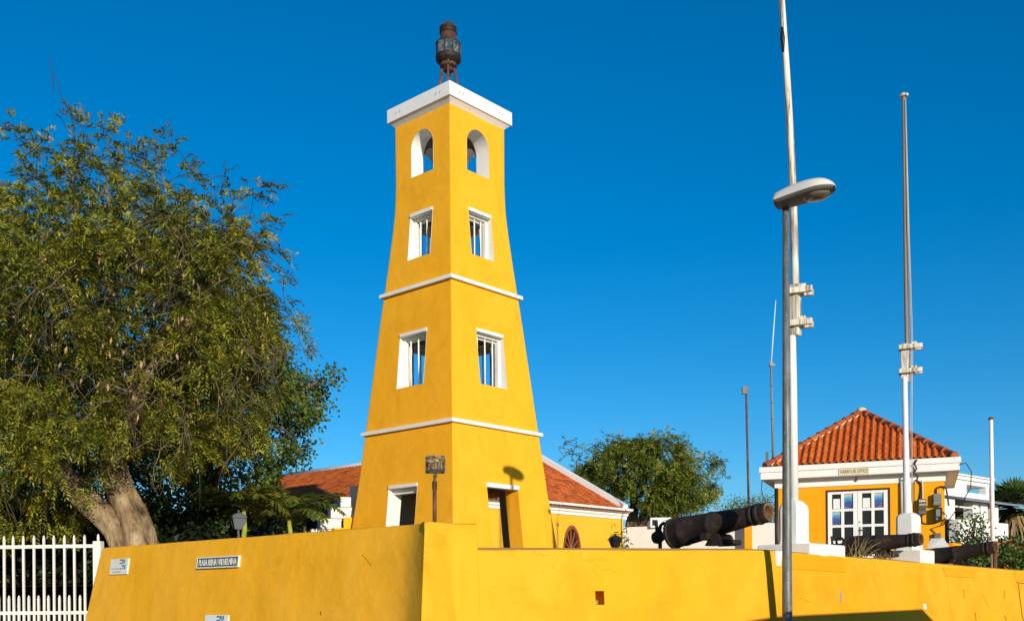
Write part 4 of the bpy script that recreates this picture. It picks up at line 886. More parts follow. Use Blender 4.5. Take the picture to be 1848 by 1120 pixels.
fb = P(1639.5, 975, FY); fp_ = thing('flagpole', 'weathered grey-topped flagpole on a white pedestal before the office', 'flagpole', fb)
pedestal(fp_, fb, 0.166, (975-925)/FPX*FY, (WO, WR), M_WHITE)
kf = FY/23.0
m = MB(); m.tube([P(1638, 930, FY), P(1636.5, 870, FY), P(1636, 867, FY), P(1634.5, 780, FY), P(1632.5, 680, FY)], [x*kf for x in (0.098, 0.096, 0.074, 0.068, 0.062)], 14); mk('lower_mast', m, M_WHITEPOLE, fp_, 40)
m = MB(); m.bbox(P(1636.5, 655, FY), (0.075*kf, 0.06*kf, 0.44*kf), (o1, o2, UP), bev=0.008); m.bbox(P(1629.5, 652, FY)+o2*0.02, (0.045*kf, 0.05*kf, 0.40*kf), (o1, o2, UP), bev=0.008); mk('doubling', m, M_WOODMAST, fp_)
m = MB(); m.tube([P(1638.5, 680, FY), P(1637.5, 625, FY), P(1635.5, 500, FY), P(1633, 300, FY), P(1631, 176, FY)], [x*kf for x in (0.055, 0.056, 0.056, 0.050, 0.042)], 14); mk('topmast', m, M_GREYMAST, fp_, True)
m = MB(); q = P(1631.2, 173, FY); m.lathe(q - UP*0.035*kf, UP, [(z*kf, r*kf) for z, r in ((0, 0.06), (0.01, 0.095), (0.06, 0.10), (0.085, 0.06), (0.09, 0.01))], 14); mk('truck', m, M_WOODMAST, fp_, 40)
for v_ in (627, 670): fid_clamp(fp_, P(1636, v_, FY), 0.20, M_WOODMAST, (o1, o2), kf)
for du in (0, 2.3):
    m = MB(); m.tube([P(1634.5, 178, FY-0.06), P(1639+du*.5, 400, FY-0.08), P(1645+du, 620, FY-0.1), P(1643.5+du, 760, FY-0.1), P(1645+du, 905, FY-0.06)], 0.0055, 5); mk('halyard', m, M_WCABLE, fp_, True)
ax_s, az_s = along(1627.5, 895); m = MB(); m.tube([op_(ax_s, OH-0.05, az_s+0.40), op_(ax_s, OH-0.05, az_s-0.42)], 0.035, 8); mk('conduit', m, M_WCABLE, office, True)
wp_ = P(1792.5, 1036, 27.5); pole = thing('white_pole', 'slender smooth white pole with a red cap beyond the last cannon', 'pole', wp_)
m = MB(); m.tube([wp_, P(1788.5, 757, 27.5)], [0.062, 0.050], 12); mk('shaft', m, M_WHITEPOLE, pole, True)
m = MB(); m.lathe(P(1788.4, 757, 27.5), UP, [(0, 0.06), (0.03, 0.07), (0.07, 0.05), (0.08, 0.01)], 10); mk('cap', m, M_RUSTRED, pole, 40)
rp = P(1796, 1030, 25.6); m = MB(); m.tube([rp, P(1795, 986, 25.6)], 0.055, 10); m.ball(P(1795, 985, 25.6), 0.062, 6)
solo('rusty_post', m, M_RUSTRED, 'short rusty pipe post at the foot of the slender white pole', 'post', None, True)
tp = P(1352, 945, 33.0); red = thing('red_pole', 'thin reddish pole with a small box on top, behind the biggest cannon', 'pole', tp)
m = MB(); m.tube([tp, P(1346.5, 703, 33)], [0.040, 0.034], 8); mk('shaft', m, M_RUSTRED, red, True)
m = MB(); q = P(1345, 704, 33); m.box(q + V((-0.03, 0, 0)), (0.07, 0.06, 0.12)); mk('box', m, M_GREY2, red)
m = MB(); m.tube([q + V((0.07, 0, -0.08)), q + V((0.07, 0, 0.12))], 0.02, 6); mk('bracket', m, M_FLOOD, red, True)

# ------------------------------------------------------------------ street lamp
LY = 12.4
lb = V((P(1419, 1000, LY).x, LY, 0)); lamp = thing('street_lamp', 'galvanised street lamp with a single oval head close before the wall', 'street lamp', lb)
ptop = P(1418, 372, LY)
m = MB(); m.tube([lb, lb.lerp(ptop, 0.18), lb.lerp(ptop, 0.5), ptop], [0.066, 0.063, 0.053, 0.039], 20); mk('post', m, M_GALV, lamp, True)
m = MB(); q = lb.lerp(ptop, (PZ(1419, 1110, LY))/ptop.z) + V((-0.012, -0.066, 0)); m.lathe(q, (0, -1, 0), [(0, 0.022), (0.006, 0.022), (0.009, 0.012)], 14); mk('stud', m, M_WCABLE, lamp)
h0 = P(1401, 368, LY-0.02); h1 = P(1508, 336, LY-0.40); hd = (h1-h0); HLn = hd.length; hd.normalize(); hs = hd.cross(UP).normalized(); hs = hs if hs.y < 0 else -hs; hu = hs.cross(hd); hu = hu if hu.z > 0 else -hu
def hsec(t_, part):
    w_ = 0.200*(0.74+0.26*math.sin(min(1, t_*1.25)*math.pi/2))*(max(0.0, 1-((max(t_, 0.62)-0.62)/0.38)**2.4)**0.5) if t_ > 0.0 else 0.200*0.62
    hgt = (0.085+0.075*math.sin(math.pi*min(1, (t_*0.82+0.12))))*(max(0.0, 1-((max(t_, 0.72)-0.72)/0.28)**2.6)**0.5)
    dep = 0.055*(max(0.0, 1-((max(t_, 0.7)-0.7)/0.3)**2.6)**0.5)
    c = h0 + hd*HLn*t_
    if part == 'top': return [c + hs*w_*math.cos(a*math.pi/12) + hu*hgt*(math.sin(a*math.pi/12)**0.75) for a in range(13)]
    return [c + hs*w_*math.cos(a*math.pi/12)*(0.98) - hu*(dep*(math.sin(a*math.pi/12)**0.5) + 0.001) for a in range(13)]
ts = [0.0, 0.02, 0.08, 0.2, 0.35, 0.5, 0.62, 0.72, 0.8, 0.87, 0.93, 0.97, 0.99, 1.0]
m = MB(); m.rings([hsec(t_, 'top') for t_ in ts], False, False); m.face(*hsec(0.0, 'top')); mk('lamp_shell', m, M_LAMPTOP, lamp, 50)
m = MB(); m.rings([hsec(t_, 'bot') for t_ in ts], False, False); m.face(*hsec(0.0, 'bot')); mk('lamp_underside', m, M_LAMPBOT, lamp, 50)
m = MB(); rr = []
for k_ in range(7):
    ph = k_/6*math.pi/2; rr.append([h0 + hd*HLn*(0.70 + 0.235*math.cos(ph)*math.cos(a)) + hs*0.158*math.cos(ph)*math.sin(a)*(1-0.25*max(0, math.cos(a))) - hu*(0.050+0.045*math.sin(ph)) for a in np.linspace(0, 2*math.pi, 24, endpoint=False)])
m.rings(rr); mk('lamp_bowl', m, M_BOWL, lamp, True)
m = MB(); m.box(h0 + hd*HLn*0.965 - hu*0.03 + hs*0.03, (0.025, 0.02, 0.03), (hd, hs, hu)); mk('catch', m, M_BLACK, lamp)

# floodlight on rusty post
GY = 11.95
gb = P(784.5, 942, GY); flood = thing('floodlight', 'flaking rusty floodlight on a short rusted post at the wall corner', 'floodlight', gb)
m = MB(); m.tube([gb - UP*0.05, P(784.3, 878, GY)], 0.0245, 12); mk('post', m, M_RUSTRED, flood, True)
m = MB(); m.tube([P(784.3, 882, GY), P(784.3, 868, GY)], 0.030, 12); mk('collar', m, M_RUST, flood, 40)
m = MB(); m.tube([P(784.5, 868, GY), P(785.5, 852, GY)], 0.018, 10); m.ball(P(785.5, 857, GY), 0.026, 6); mk('swivel', m, M_FLOOD, flood, True)
fc_ = P(785.5, 837.5, GY+0.02); fx = V((1, 0.10, 0)).normalized(); fn_ = V((0.06, -0.98, -0.10)).normalized(); fz = fx.cross(fn_)*-1; fz = fz if fz.z > 0 else -fz
def fq(x_, z_, y_): return fc_ + fx*x_ + fz*z_ + fn_*y_
m = MB(); m.bbox(fc_ - fn_*0.02, (0.119, 0.107, 0.018), (fx, fz, fn_), bev=0.008); mk('front_rim', m, M_FLOOD, flood)
m = MB(); m.rings([[fq(-0.105, -0.095, 0), fq(0.105, -0.095, 0), fq(0.105, 0.09, 0), fq(-0.105, 0.09, 0)], [fq(-0.085, -0.045, 0.075), fq(0.085, -0.045, 0.075), fq(0.078, 0.055, 0.05), fq(-0.078, 0.055, 0.05)]], True); mk('housing', m, M_FLOOD, flood)
for k_ in range(9):
    m = MB(); xx = -0.072+k_*0.018; m.box(fq(xx, -0.012, 0.076), (0.0045, 0.048, 0.020), (fx, fz, fn_)); mk('cooling_fin', m, M_FLOOD, flood)
for s_ in (-1, 1):
    m = MB(); m.box(fq(s_*0.092, -0.060, 0.040), (0.022, 0.026, 0.03), (fx, fz, fn_)); mk('clip', m, M_BLACK, flood)
m = MB(); m.box(fq(0, -0.078, 0.040), (0.070, 0.024, 0.036), (fx, fz, fn_)); mk('gap_shade_block', m, M_BLACK, flood)  # solid black block, the gap's darkness put into its colour

# ------------------------------------------------------------------ cannons
def cannon(name, label, muz, brc, sc, grp, casc=True):
    ax_ = (muz-brc); L_ = ax_.length; ax_.normalize(); sd = ax_.cross(UP).normalized(); upc = sd.cross(ax_)
    t_ = thing(name, label, 'cannon', (brc+muz)/2 - UP*0.3, grp)
    R0 = 0.222*sc; m = MB()
    pr = [(-0.05, 0.02), (-0.05, 0.10*sc), (-0.03, 0.17*sc), (0.0, R0*0.96), (0.01, R0*1.05), (0.05, R0*1.06), (0.06, R0), (0.20, R0*0.985), (0.215, R0*1.01), (0.24, R0*1.01), (0.255, R0*0.975),
          (L_*0.42, R0*0.84), (L_*0.43, R0*0.875), (L_*0.455, R0*0.875), (L_*0.465, R0*0.825), (L_*0.66, R0*0.70), (L_*0.84, R0*0.605), (L_*0.845, R0*0.67), (L_*0.865, R0*0.67), (L_*0.872, R0*0.60), (L_*0.90, R0*0.63), (L_*0.905, R0*0.70), (L_*0.925, R0*0.70), (L_*0.935, R0*0.64), (L_*0.965, R0*0.63), (L_*0.99, R0*0.61), (L_, R0*0.585), (L_, R0*0.42), (L_*0.985, R0*0.38), (L_*0.88, R0*0.37)]
    m.lathe(brc, ax_, pr, 32); mk('barrel', m, M_CANNON, t_, 35)
    m = MB(); m.lathe(muz - ax_*0.012, ax_, [(0.0, R0*0.60), (0.016, R0*0.585), (0.016, R0*0.41), (-0.01, R0*0.372), (-0.11, R0*0.36)], 28, False); mk('muzzle_face', m, M_MUZZLE, t_, 40)
    m = MB(); p0 = brc + ax_*L_*0.43 - upc*R0*0.80; m.tube([p0 - sd*R0*1.12, p0 + sd*R0*1.12], R0*0.27, 14); mk('trunnion', m, M_CANNON, t_, 40)
    if casc:
        m = MB(); m.lathe(brc - ax_*0.05, -ax_, [(0, 0.10*sc), (0.05, 0.075*sc), (0.11, 0.06*sc), (0.14, 0.07*sc), (0.18, 0.095*sc), (0.225, 0.10*sc), (0.27, 0.085*sc), (0.30, 0.04*sc), (0.305, 0.01)], 18); mk('cascabel', m, M_CANNON, t_, 50)
        m = MB(); q = brc - ax_*0.13 + upc*0.10; m.tube([q + (ax_*math.cos(a) + upc*math.sin(a)*1.0)*0.085*sc for a in np.linspace(0, 2*math.pi, 17)], 0.026*sc, 8, False); mk('breeching_ring', m, M_CANNON, t_, True)
        m = MB(); q = brc - ax_*0.27; m.tube([q, q + UP*0.27*sc - ax_*0.02], 0.026*sc, 8); mk('elevating_pin', m, M_CANNON, t_, True)
        m = MB(); q = brc - ax_*0.22; m.tube([q, V((q.x, q.y, q.z-0.26))], 0.028, 8); mk('prop', m, M_CANNON, t_, True)
    # rusted saddle under the trunnions
    m = MB(); p0 = brc + ax_*L_*0.46; h_ = V((ax_.x, ax_.y, 0)).normalized()
    for s_ in (-1, 1):
        b0 = V((p0.x, p0.y, p0.z - R0*1.12)) + h_*R0*0.55 + sd*s_*R0*0.62
        m.lathe(b0 - sd*s_*0.03 + UP*R0*0.10, sd*s_, [(0, R0*0.38), (0.06, R0*0.38)], 14)
        m.box(b0 + sd*s_*0.0 - UP*R0*0.10, (R0*0.62, 0.03, R0*0.22), (h_, sd, UP), taper=0.7)
    m.box(V((p0.x, p0.y, p0.z-R0*1.22)) + h_*R0*0.5, (R0*0.95, R0*0.5, R0*0.18), (h_, sd, UP), taper=0.8)
    m.lathe(V((p0.x, p0.y, p0.z-R0*1.24)) + h_*R0*1.5 - sd*R0*0.6, sd, [(0, R0*0.17), (R0*1.2, R0*0.17)], 12); mk('saddle', m, M_CANNON, t_, 40)
    return t_
grpC = 'cannons along the fort wall'
cannon('cannon', 'biggest rusty cannon left of the street lamp, its muzzle tilted up', P(1387, 923, 13.3), P(1213, 963, 14.45), 0.95, grpC)
cannon('cannon', 'middle rusty cannon lying level before the office doors, with dry grass beside it', P(1662, 972, 16.35), P(1529, 985.5, 17.27), 0.76, grpC)
cannon('cannon', 'last rusty cannon on the right, crossing the slender white pole', P(1797, 986, 19.05), P(1672, 1008, 20.1), 0.83, grpC)

# ------------------------------------------------------------------ plinths and low walls on the fort
p0 = P(1675, 972, 22.3); m = MB(); a_ = P(1677, 986, 22.3); b_ = P(1712, 986, 22.3)
m.rings([[P(1672, 988, 22.3), P(1714, 987, 22.0), P(1714, 987, 22.8), P(1672, 988, 23.1)], [P(1680, 971, 22.4), P(1703, 970, 22.2), P(1703, 970, 22.7), P(1680, 971, 22.9)]], True)
solo('white_plinth', m, M_WHITE, 'small white plinth with sloping sides at the foot of the office corner', 'plinth')
m = MB(); a_ = P(1690, 981, 26.6); b_ = P(1737, 979, 26.0); d = (b_-a_); d.z = 0; L_ = d.length; d.normalize(); m.box(V(((a_.x+b_.x)/2, (a_.y+b_.y)/2+0.3, a_.z-0.45)), (L_/2, 0.2, 0.45), (d, V((-d.y, d.x, 0)), UP))
solo('low_kerb_wall', m, M_OFFICE, 'low yellow kerb wall behind the last cannon', 'wall', kind='thing')
wy = 31.0
ww0 = P(1108, 950.5, 43.2); ww1 = P(1420, 944, 41.0); d = V((ww1.x-ww0.x, ww1.y-ww0.y, 0)); L_ = d.length; d.normalize(); q_ = V((-d.y, d.x, 0)); zt_ = P(1117, 950.5, 43.0).z
bw = thing('back_wall_white', 'low weathered white wall behind the biggest cannon', 'wall', ww0.lerp(ww1, 0.5)); bw['kind'] = 'thing'
m = MB(); m.box(V((ww0.x, ww0.y, 0)) + d*L_/2 + q_*0.1 + UP*(zt_+FLOOR)/2, (L_/2, 0.12, (zt_-FLOOR)/2), (d, q_, UP)); mk('wall_body', m, M_OFFWHITE, bw)
m = MB(); m.box(V((ww0.x, ww0.y, 0)) + d*L_/2 - q_*0.06 + UP*(FLOOR+0.22), (L_/2, 0.06, 0.22), (d, q_, UP)); mk('wall_foot', m, M_OFFICE, bw)
pp = P(1349, 960, 41.2); m = MB(); m.box((pp.x, pp.y-0.15, (zt_+0.05+FLOOR)/2), (0.14, 0.14, (zt_+0.05-FLOOR)/2), (d, q_, UP)); mk('pier', m, M_OFFICE, bw)
ac = P(1192, 943.5, 42.6); act = thing('air_conditioner', 'white outdoor air conditioning unit on the white wall under the tree', 'air conditioner', ac)
m = MB(); m.bbox(ac + UP*0.02, (0.44, 0.16, 0.21), rz=-0.1, bev=0.015); mk('casing', m, M_WHITE2, act)
m = MB(); m.lathe(ac + V((0.17, -0.185, 0.02)), (0, -1, 0), [(0, 0.11), (0.01, 0.11), (0.012, 0.09), (0.0, 0.08)], 16, False); mk('fan_ring', m, M_GREY, act)
m = MB(); m.box(ac + V((-0.30, -0.14, 0.02)), (0.05, 0.03, 0.12), rz=-0.2); mk('grille', m, M_BLACK, act)
m = MB(); m.box(ac + V((0.02, -0.155, 0.02)), (0.006, 0.01, 0.15), rz=-0.2); mk('seam', m, M_GREY, act)

# lanterns
def lantern(u, vt, Y, w_px, mat, glassm, label, name='post_lantern'):
    K_ = Y/FPX; b_ = P(u, vt+50, Y); t_ = thing(name, label, 'lantern', V((b_.x, b_.y, FLOOR))); w = w_px*K_/2; c = P(u, vt, Y)
    def sq(h_, z): return [c + V((i*h_*0.9-j*h_*0.44, j*h_*0.9+i*h_*0.44, z)) for i, j in ((-1, -1), (1, -1), (1, 1), (-1, 1))]
    m = MB(); m.rings([sq(w*0.95, -w*0.72), sq(w*1.0, -w*0.62), sq(w*0.62, -w*0.12), sq(w*0.30, w*0.02), sq(w*0.10, w*0.12), sq(w*0.16, w*0.3), sq(w*0.03, w*0.42)], True); mk('roof', m, mat, t_)
    m = MB(); m.rings([sq(w*0.50, -w*2.1), sq(w*0.86, -w*0.76)], True); mk('glass', m, glassm, t_)
    for i, j in ((-1, -1), (1, -1), (1, 1), (-1, 1)):
        def cn(h_, z): return c + V((i*h_*0.9-j*h_*0.44, j*h_*0.9+i*h_*0.44, z))
        m = MB(); m.tube([cn(w*0.52, -w*2.1), cn(w*0.88, -w*0.76)], w*0.06, 5); mk('edge_bar', m, mat, t_)
    m = MB(); m.rings([sq(w*0.54, -w*2.2), sq(w*0.56, -w*2.08), sq(w*0.2, -w*2.0)], True); mk('base_ring', m, mat, t_)
    m = MB(); m.tube([c - UP*w*2.2, V((c.x, c.y, FLOOR-0.3))], w*0.16, 8); mk('post', m, mat, t_, True)
    return t_
lantern(1110, 966, 29.5, 19, M_BLACK, M_PANE, 'small black post lantern at the corner of the house')
lantern(430, 925, 20.6, 27, M_LIGHTGREY, M_LIGHTGREY, 'pale grey post lantern among the small palms')
lantern(80, 925, 18.6, 25, M_DARKGREEN, M_PANE, 'dark green post lantern behind the white fence under the tree')

# ------------------------------------------------------------------ picket fence
FEY = 17.55
fence = thing('picket_fence', 'white metal picket fence with two rails beside the yellow wall', 'fence', P(80, 1100, FEY)*1.0)
f0, f1_ = P(-90, 1000, FEY+0.25), P(178, 1000, FEY); fd = V((f1_.x-f0.x, f1_.y-f0.y, 0)); FLn = fd.length; fd.normalize(); fq2 = V((-fd.y, fd.x, 0))
zt1, zt2 = PZ(100, 985, FEY), PZ(100, 1105, FEY)
for z_, h_ in ((zt1, 0.030), (zt2, 0.029), (0.18, 0.034)):
    m = MB(); m.bbox(V((f0.x, f0.y, 0)) + fd*(FLn/2) + UP*z_, (FLn/2-0.04, 0.022, h_), (fd, fq2, UP), bev=0.004); mk('rail', m, M_FENCE, fence)
def picket_mesh(h_):
    m = MB(); r_ = 0.0165; m.rings([[V((x_*k_, y_*k_, z_)) for x_, y_ in ((-r_, -r_), (r_, -r_), (r_, r_), (-r_, r_))] for z_, k_ in ((0, 1), (h_-0.05, 1), (h_-0.045, 0.75), (h_-0.02, 0.75), (h_, 0.15))], True)
    return mesh_from('picket', m.v, m.f, M_FENCE, None, (0, 0, 0))
zp = PZ(100, 964.5, FEY); zp2 = PZ(100, 1073, FEY); pm = picket_mesh(zp-0.05); pm2 = picket_mesh(zp2-0.05)
tall = [16.5-19.4*4, 16.5-19.4*3, 16.5-19.4*2, 16.5-19.4, 16.5, 35.5, 54.5, 74, 93, 113, 132.5, 152]
for u in tall:
    for dx_, me_p in ((0, pm), (8.2-19.4+1.0, pm2)):
        q = P(u+dx_, 1000, FEY); s_ = (V((q.x, q.y, 0)) - V((f0.x, f0.y, 0))).dot(fd); b_ = V((f0.x, f0.y, 0)) + fd*s_ - fq2*0.002
        inst('picket', me_p, Matrix.Translation(b_ + UP*0.05) @ Matrix.Rotation(math.atan2(fd.y, fd.x)+random.uniform(-.02, .02), 4, 'Z') @ Matrix.Rotation(random.uniform(-.004, .004), 4, 'Y'), fence)
q = P(177.5, 976, FEY); m = MB(); m.bbox((q.x, q.y, q.z/2), (0.07, 0.07, q.z/2), (fd, fq2, UP), bev=0.006); mk('fence_post', m, M_FENCE, fence)
inst('picket', picket_mesh(0.13), Matrix.Translation(V((q.x, q.y, q.z-0.002))), fence)

# ------------------------------------------------------------------ vegetation
def in_poly(u, v, poly):
    r = False; n = len(poly)
    for i in range(n):
        (x0, y0), (x1, y1) = poly[i], poly[(i+1) % n]
        if (y0 > v) != (y1 > v) and u < (x1-x0)*(v-y0)/(y1-y0)+x0: r = not r
    return r
def edge_dist(u, v, poly):
    b = 1e9; n = len(poly)
    for i in range(n):
        (x0, y0), (x1, y1) = poly[i], poly[(i+1) % n]; dx, dy = x1-x0, y1-y0
        t = max(0, min(1, ((u-x0)*dx+(v-y0)*dy)/(dx*dx+dy*dy))); b = min(b, math.hypot(u-x0-dx*t, v-y0-dy*t))
    return b
def crown_points(poly, Y0, depth, n, dmax=110, keep=None, seed=1, gap=-9.0, gs=0.9):
    """points through the volume whose outline, seen from the road, is poly (photo pixels) at depth Y0"""
    R = random.Random(seed); us = [p[0] for p in poly]; vs_ = [p[1] for p in poly]; out = []
    while len(out) < n:
        u, v = R.uniform(min(us), max(us)), R.uniform(min(vs_), max(vs_))
        if not in_poly(u, v, poly): continue
        if keep and R.random() > keep(u, v): continue
        h = depth*math.sqrt(min(1.0, edge_dist(u, v, poly)/dmax)); s_ = R.uniform(-1, 1); s_ = math.copysign(abs(s_)**0.75, s_)
        q = P(u, v, Y0 + s_*h)
        if noise.noise(q*gs + V((seed, 0, 0))) < gap: continue
        out.append(q) 
    return out
class Tree:
    def __init__(s): s.pos = np.zeros((40000, 3)); s.par = np.full(40000, -1); s.rad = np.zeros(40000); s.n = 0; s.stem_tubes = []
    def node(s, p, par, r=0.0):
        s.pos[s.n] = p; s.par[s.n] = par; s.rad[s.n] = r; s.n += 1; return s.n-1
    def stem(s, pts, radii, par=-1, step=0.22):
        """a main stem through world points"""
        cv = []; rr = []
        for i in range(len(pts)-1):
            p0, p1, p2, p3 = pts[max(i-1, 0)], pts[i], pts[i+1], pts[min(i+2, len(pts)-1)]; n = max(2, int((p2-p1).length/step))
            for k in range(n):
                t = k/n; cv.append(0.5*((2*p1)+(p2-p0)*t+(2*p0-5*p1+4*p2-p3)*t*t+(3*p1-p0-3*p2+p3)*t**3)); rr.append(radii[i]*(1-t)+radii[i+1]*t)
        cv.append(pts[-1]); rr.append(radii[-1]); s.stem_tubes.append((cv, rr))
        for p, r in zip(cv, rr): par = s.node(p, par, r)
    def grow(s, targets, jit=0.10, step=0.38, rng_=random.Random(5)):
        base = s.pos[:s.n].copy(); T = np.array([list(t) for t in targets])
        d0 = np.array([np.min(((base-t)**2).sum(1)) for t in T]); tips = []
        for k in np.argsort(d0):
            t = T[k]; d = ((s.pos[:s.n]-t)**2).sum(1)*(1+0.0*s.rad[:s.n]); j = int(np.argmin(d)); L = math.sqrt(d[j]); a = s.pos[j].copy(); n = max(1, int(L/step)); par = j
            for q in range(1, n+1):
                f = q/n; p = a+(t-a)*f
                if q < n: p = p + np.array([rng_.gauss(0, jit), rng_.gauss(0, jit), rng_.gauss(0, jit*0.8)])*math.sin(math.pi*f)
                par = s.node(p, par)
            tips.append((par, (t-a)/max(L, 1e-6)))
        return tips
    def radii(s, r0=0.006, pw=0.46, cap=0.2):
        cnt = np.zeros(s.n); ch = np.bincount(s.par[:s.n][s.par[:s.n] >= 0], minlength=s.n)
        cnt[ch[:s.n] == 0] = 1
        for i in range(s.n-1, -1, -1):
            if s.par[i] >= 0: cnt[s.par[i]] += cnt[i]
        s.calc = np.minimum(r0*np.maximum(cnt, 1)**pw, cap)
    def limb_mesh(s, sides=4):
        e = [(i, s.par[i]) for i in range(s.n) if s.par[i] >= 0 and not (s.rad[i] > 0 and s.rad[s.par[i]] > 0)]
        return e
def prisms(A, B, ra, rb, sides=4):
    """tapered prisms between point arrays"""
    D = B-A; L = np.linalg.norm(D, axis=1, keepdims=True); D = D/np.maximum(L, 1e-6)
    ref = np.where(np.abs(D[:, 2:3]) > 0.9, np.array([[1.0, 0, 0]]), np.array([[0, 0, 1.0]])); U_ = np.cross(D, ref); U_ /= np.maximum(np.linalg.norm(U_, axis=1, keepdims=True), 1e-6); W_ = np.cross(D, U_)
    B = B + D*np.minimum(rb, 0.02)[:, None]
    vs_ = []
    for Pn, r in ((A, ra), (B, rb)):
        for k in range(sides):
            a = 2*math.pi*k/sides; vs_.append(Pn + (U_*math.cos(a)+W_*math.sin(a))*r[:, None])
    Vt = np.stack(vs_, 1).reshape(-1, 3); n = len(A); base = (np.arange(n)*2*sides)[:, None]
    q = np.concatenate([base + np.array([[k, (k+1) % sides, sides+(k+1) % sides, sides+k]]) for k in range(sides)], 0); return Vt, q
def leaf_quads(base, d, nrm, L, W):
    """diamond leaves: base points, unit directions, normals, lengths, widths"""
    s_ = np.cross(d, nrm); s_ /= np.maximum(np.linalg.norm(s_, axis=1, keepdims=True), 1e-6)
    n2 = np.cross(s_, d); mid = base + d*(L*0.45)[:, None] + n2*(L*0.06)[:, None]
    Vt = np.stack([base, mid + s_*(W/2)[:, None], base + d*L[:, None], mid - s_*(W/2)[:, None]], 1).reshape(-1, 3)
    return Vt, np.arange(len(base)*4).reshape(-1, 4)
def unit(a): return a/np.maximum(np.linalg.norm(a, axis=1, keepdims=True), 1e-6)
def sprays(pos, dirs, length, k, lL, lW, rg, droop=0.35, spread=0.75, flat=0.6):
    """feathery sprays: k leaflets in two rows along a drooping stalk"""
    n = len(pos); dirs = unit(dirs + rg.normal(0, 0.45, (n, 3)) + np.array([0, 0, -droop*0.5])); Ls = length*rg.uniform(0.6, 1.25, n)
    up = unit(np.array([0, 0, 1.0]) + rg.normal(0, 0.5, (n, 3))); side = unit(np.cross(dirs, up)); B_, D_, N_, LL, WW = [], [], [], [], []
    for i in range(k):
        t = (i//2+0.6)/(k/2); sg = 1 if i % 2 else -1
        p = pos + dirs*(Ls*t)[:, None] + np.array([0, 0, -1.0])*(droop*Ls*t*t)[:, None]
        dd = unit(dirs*(1-spread*0.5) + side*(sg*spread) + np.array([0, 0, -droop*0.55*t])[None] + rg.normal(0, 0.16, (n, 3)))
        B_.append(p); D_.append(dd); N_.append(unit(np.cross(side*sg, dirs)*flat*sg + up + rg.normal(0, 0.35, (n, 3)))); LL.append(lL*rg.uniform(0.65, 1.2, n)); WW.append(lW*rg.uniform(0.7, 1.2, n))
    return leaf_quads(np.concatenate(B_), np.concatenate(D_), np.concatenate(N_), np.concatenate(LL), np.concatenate(WW))
def clusters(pos, radius, k, lL, lW, rg, up_bias=0.3):
    n = len(pos)*k; c = np.repeat(pos, k, 0) + rg.normal(0, radius, (n, 3)); d = unit(rg.normal(0, 1, (n, 3)) + np.array([0, 0, -0.35])); nn = unit(rg.normal(0, 1, (n, 3)) + np.array([0, -up_bias, up_bias]))
    return leaf_quads(c, d, nn, lL*rg.uniform(0.6, 1.2, n), lW*rg.uniform(0.7, 1.2, n))
def joined(*vq):
    Vs, Qs, o = [], [], 0
    for v, q in vq: Vs.append(v); Qs.append(q+o); o += len(v)
    return np.concatenate(Vs), np.concatenate(Qs)
def hang_twigs(starts, rg, n_seg=7, seg=0.17, r0=0.011, curl=0.5, side=0.5):
    A, B, ra, rb = [], [], [], []
    for p in starts:
        d = np.array([rg.normal(0, 0.8), rg.normal(-0.25, 0.5), rg.normal(0.05, 0.45)]); d /= np.linalg.norm(d); q = np.array(p); m = int(rg.integers(n_seg-3, n_seg+3)); r = r0*rg.uniform(0.7, 1.4)
        for i in range(m):
            d = d + np.array([rg.normal(0, curl*0.6), rg.normal(0, curl*0.4), -0.30+rg.normal(0, 0.25)]); d /= np.linalg.norm(d); e = q + d*seg*rg.uniform(0.6, 1.3); f0 = 1-0.8*i/m; f1 = 1-0.8*(i+1)/m
            A.append(q); B.append(e); ra.append(r*f0); rb.append(r*f1)
            if rg.random() < side:
                d2 = d + rg.normal(0, 0.7, 3); d2 /= np.linalg.norm(d2); x = e
                for w in range(2): y = x + d2*seg*0.8; A.append(x); B.append(y); ra.append(r*f1*0.7); rb.append(r*f1*0.5); x = y; d2 = d2 + rg.normal(0, 0.5, 3); d2 /= np.linalg.norm(d2)
            q = e
    return prisms(np.array(A), np.array(B), np.array(ra), np.array(rb), 3)
def build_tree(name, label, base, T, tips, bark_m, twig_m, leaf_vq, leaf_m, extra=None, r0=0.006, pw=0.46, cap=0.2, rough=0.05):
    t_ = thing(name, label, 'tree', base)
    m = MB()
    for cv, rr in T.stem_tubes:
        rings = []; up = None; n = 22
        for i, p in enumerate(cv):
            d = (cv[min(i+1, len(cv)-1)]-cv[max(i-1, 0)]).normalized(); up = d.orthogonal().normalized() if up is None else (up-d*up.dot(d)).normalized(); q = d.cross(up)
            rings.append([p + (up*math.cos(2*math.pi*k/n)+q*math.sin(2*math.pi*k/n))*rr[i]*(1+rough*1.3*noise.noise(V((math.cos(2*math.pi*k/n)*4.5, math.sin(2*math.pi*k/n)*4.5, i*0.10+p.z*0.6)))+rough*4*noise.noise(V((math.cos(2*math.pi*k/n)*1.6, math.sin(2*math.pi*k/n)*1.6, i*0.12+p.x)))) for k in range(n)])
        m.rings(rings, True)
    mk('trunk', m, bark_m, t_, True)
    T.radii(r0, pw, cap); e = T.limb_mesh(); ch = np.array([a for a, b in e]); pr_ = np.array([b for a, b in e])
    ra = np.minimum(T.calc[pr_], np.where(T.rad[pr_] > 0, T.calc[ch]*1.15, 9)); rb = T.calc[ch]
    big = rb > 0.022
    vq = prisms(T.pos[pr_], T.pos[ch], ra, rb, 5)
    tag(np_mesh('limbs', *vq, twig_m, t_), kind='stuff')
    np_mesh('crown', *leaf_vq, leaf_m, t_)
    if extra:
        for nm, vq, mt in extra: tag(np_mesh(nm, *vq, mt, t_), kind='stuff')
    return t_
rgv = np.random.default_rng(3)
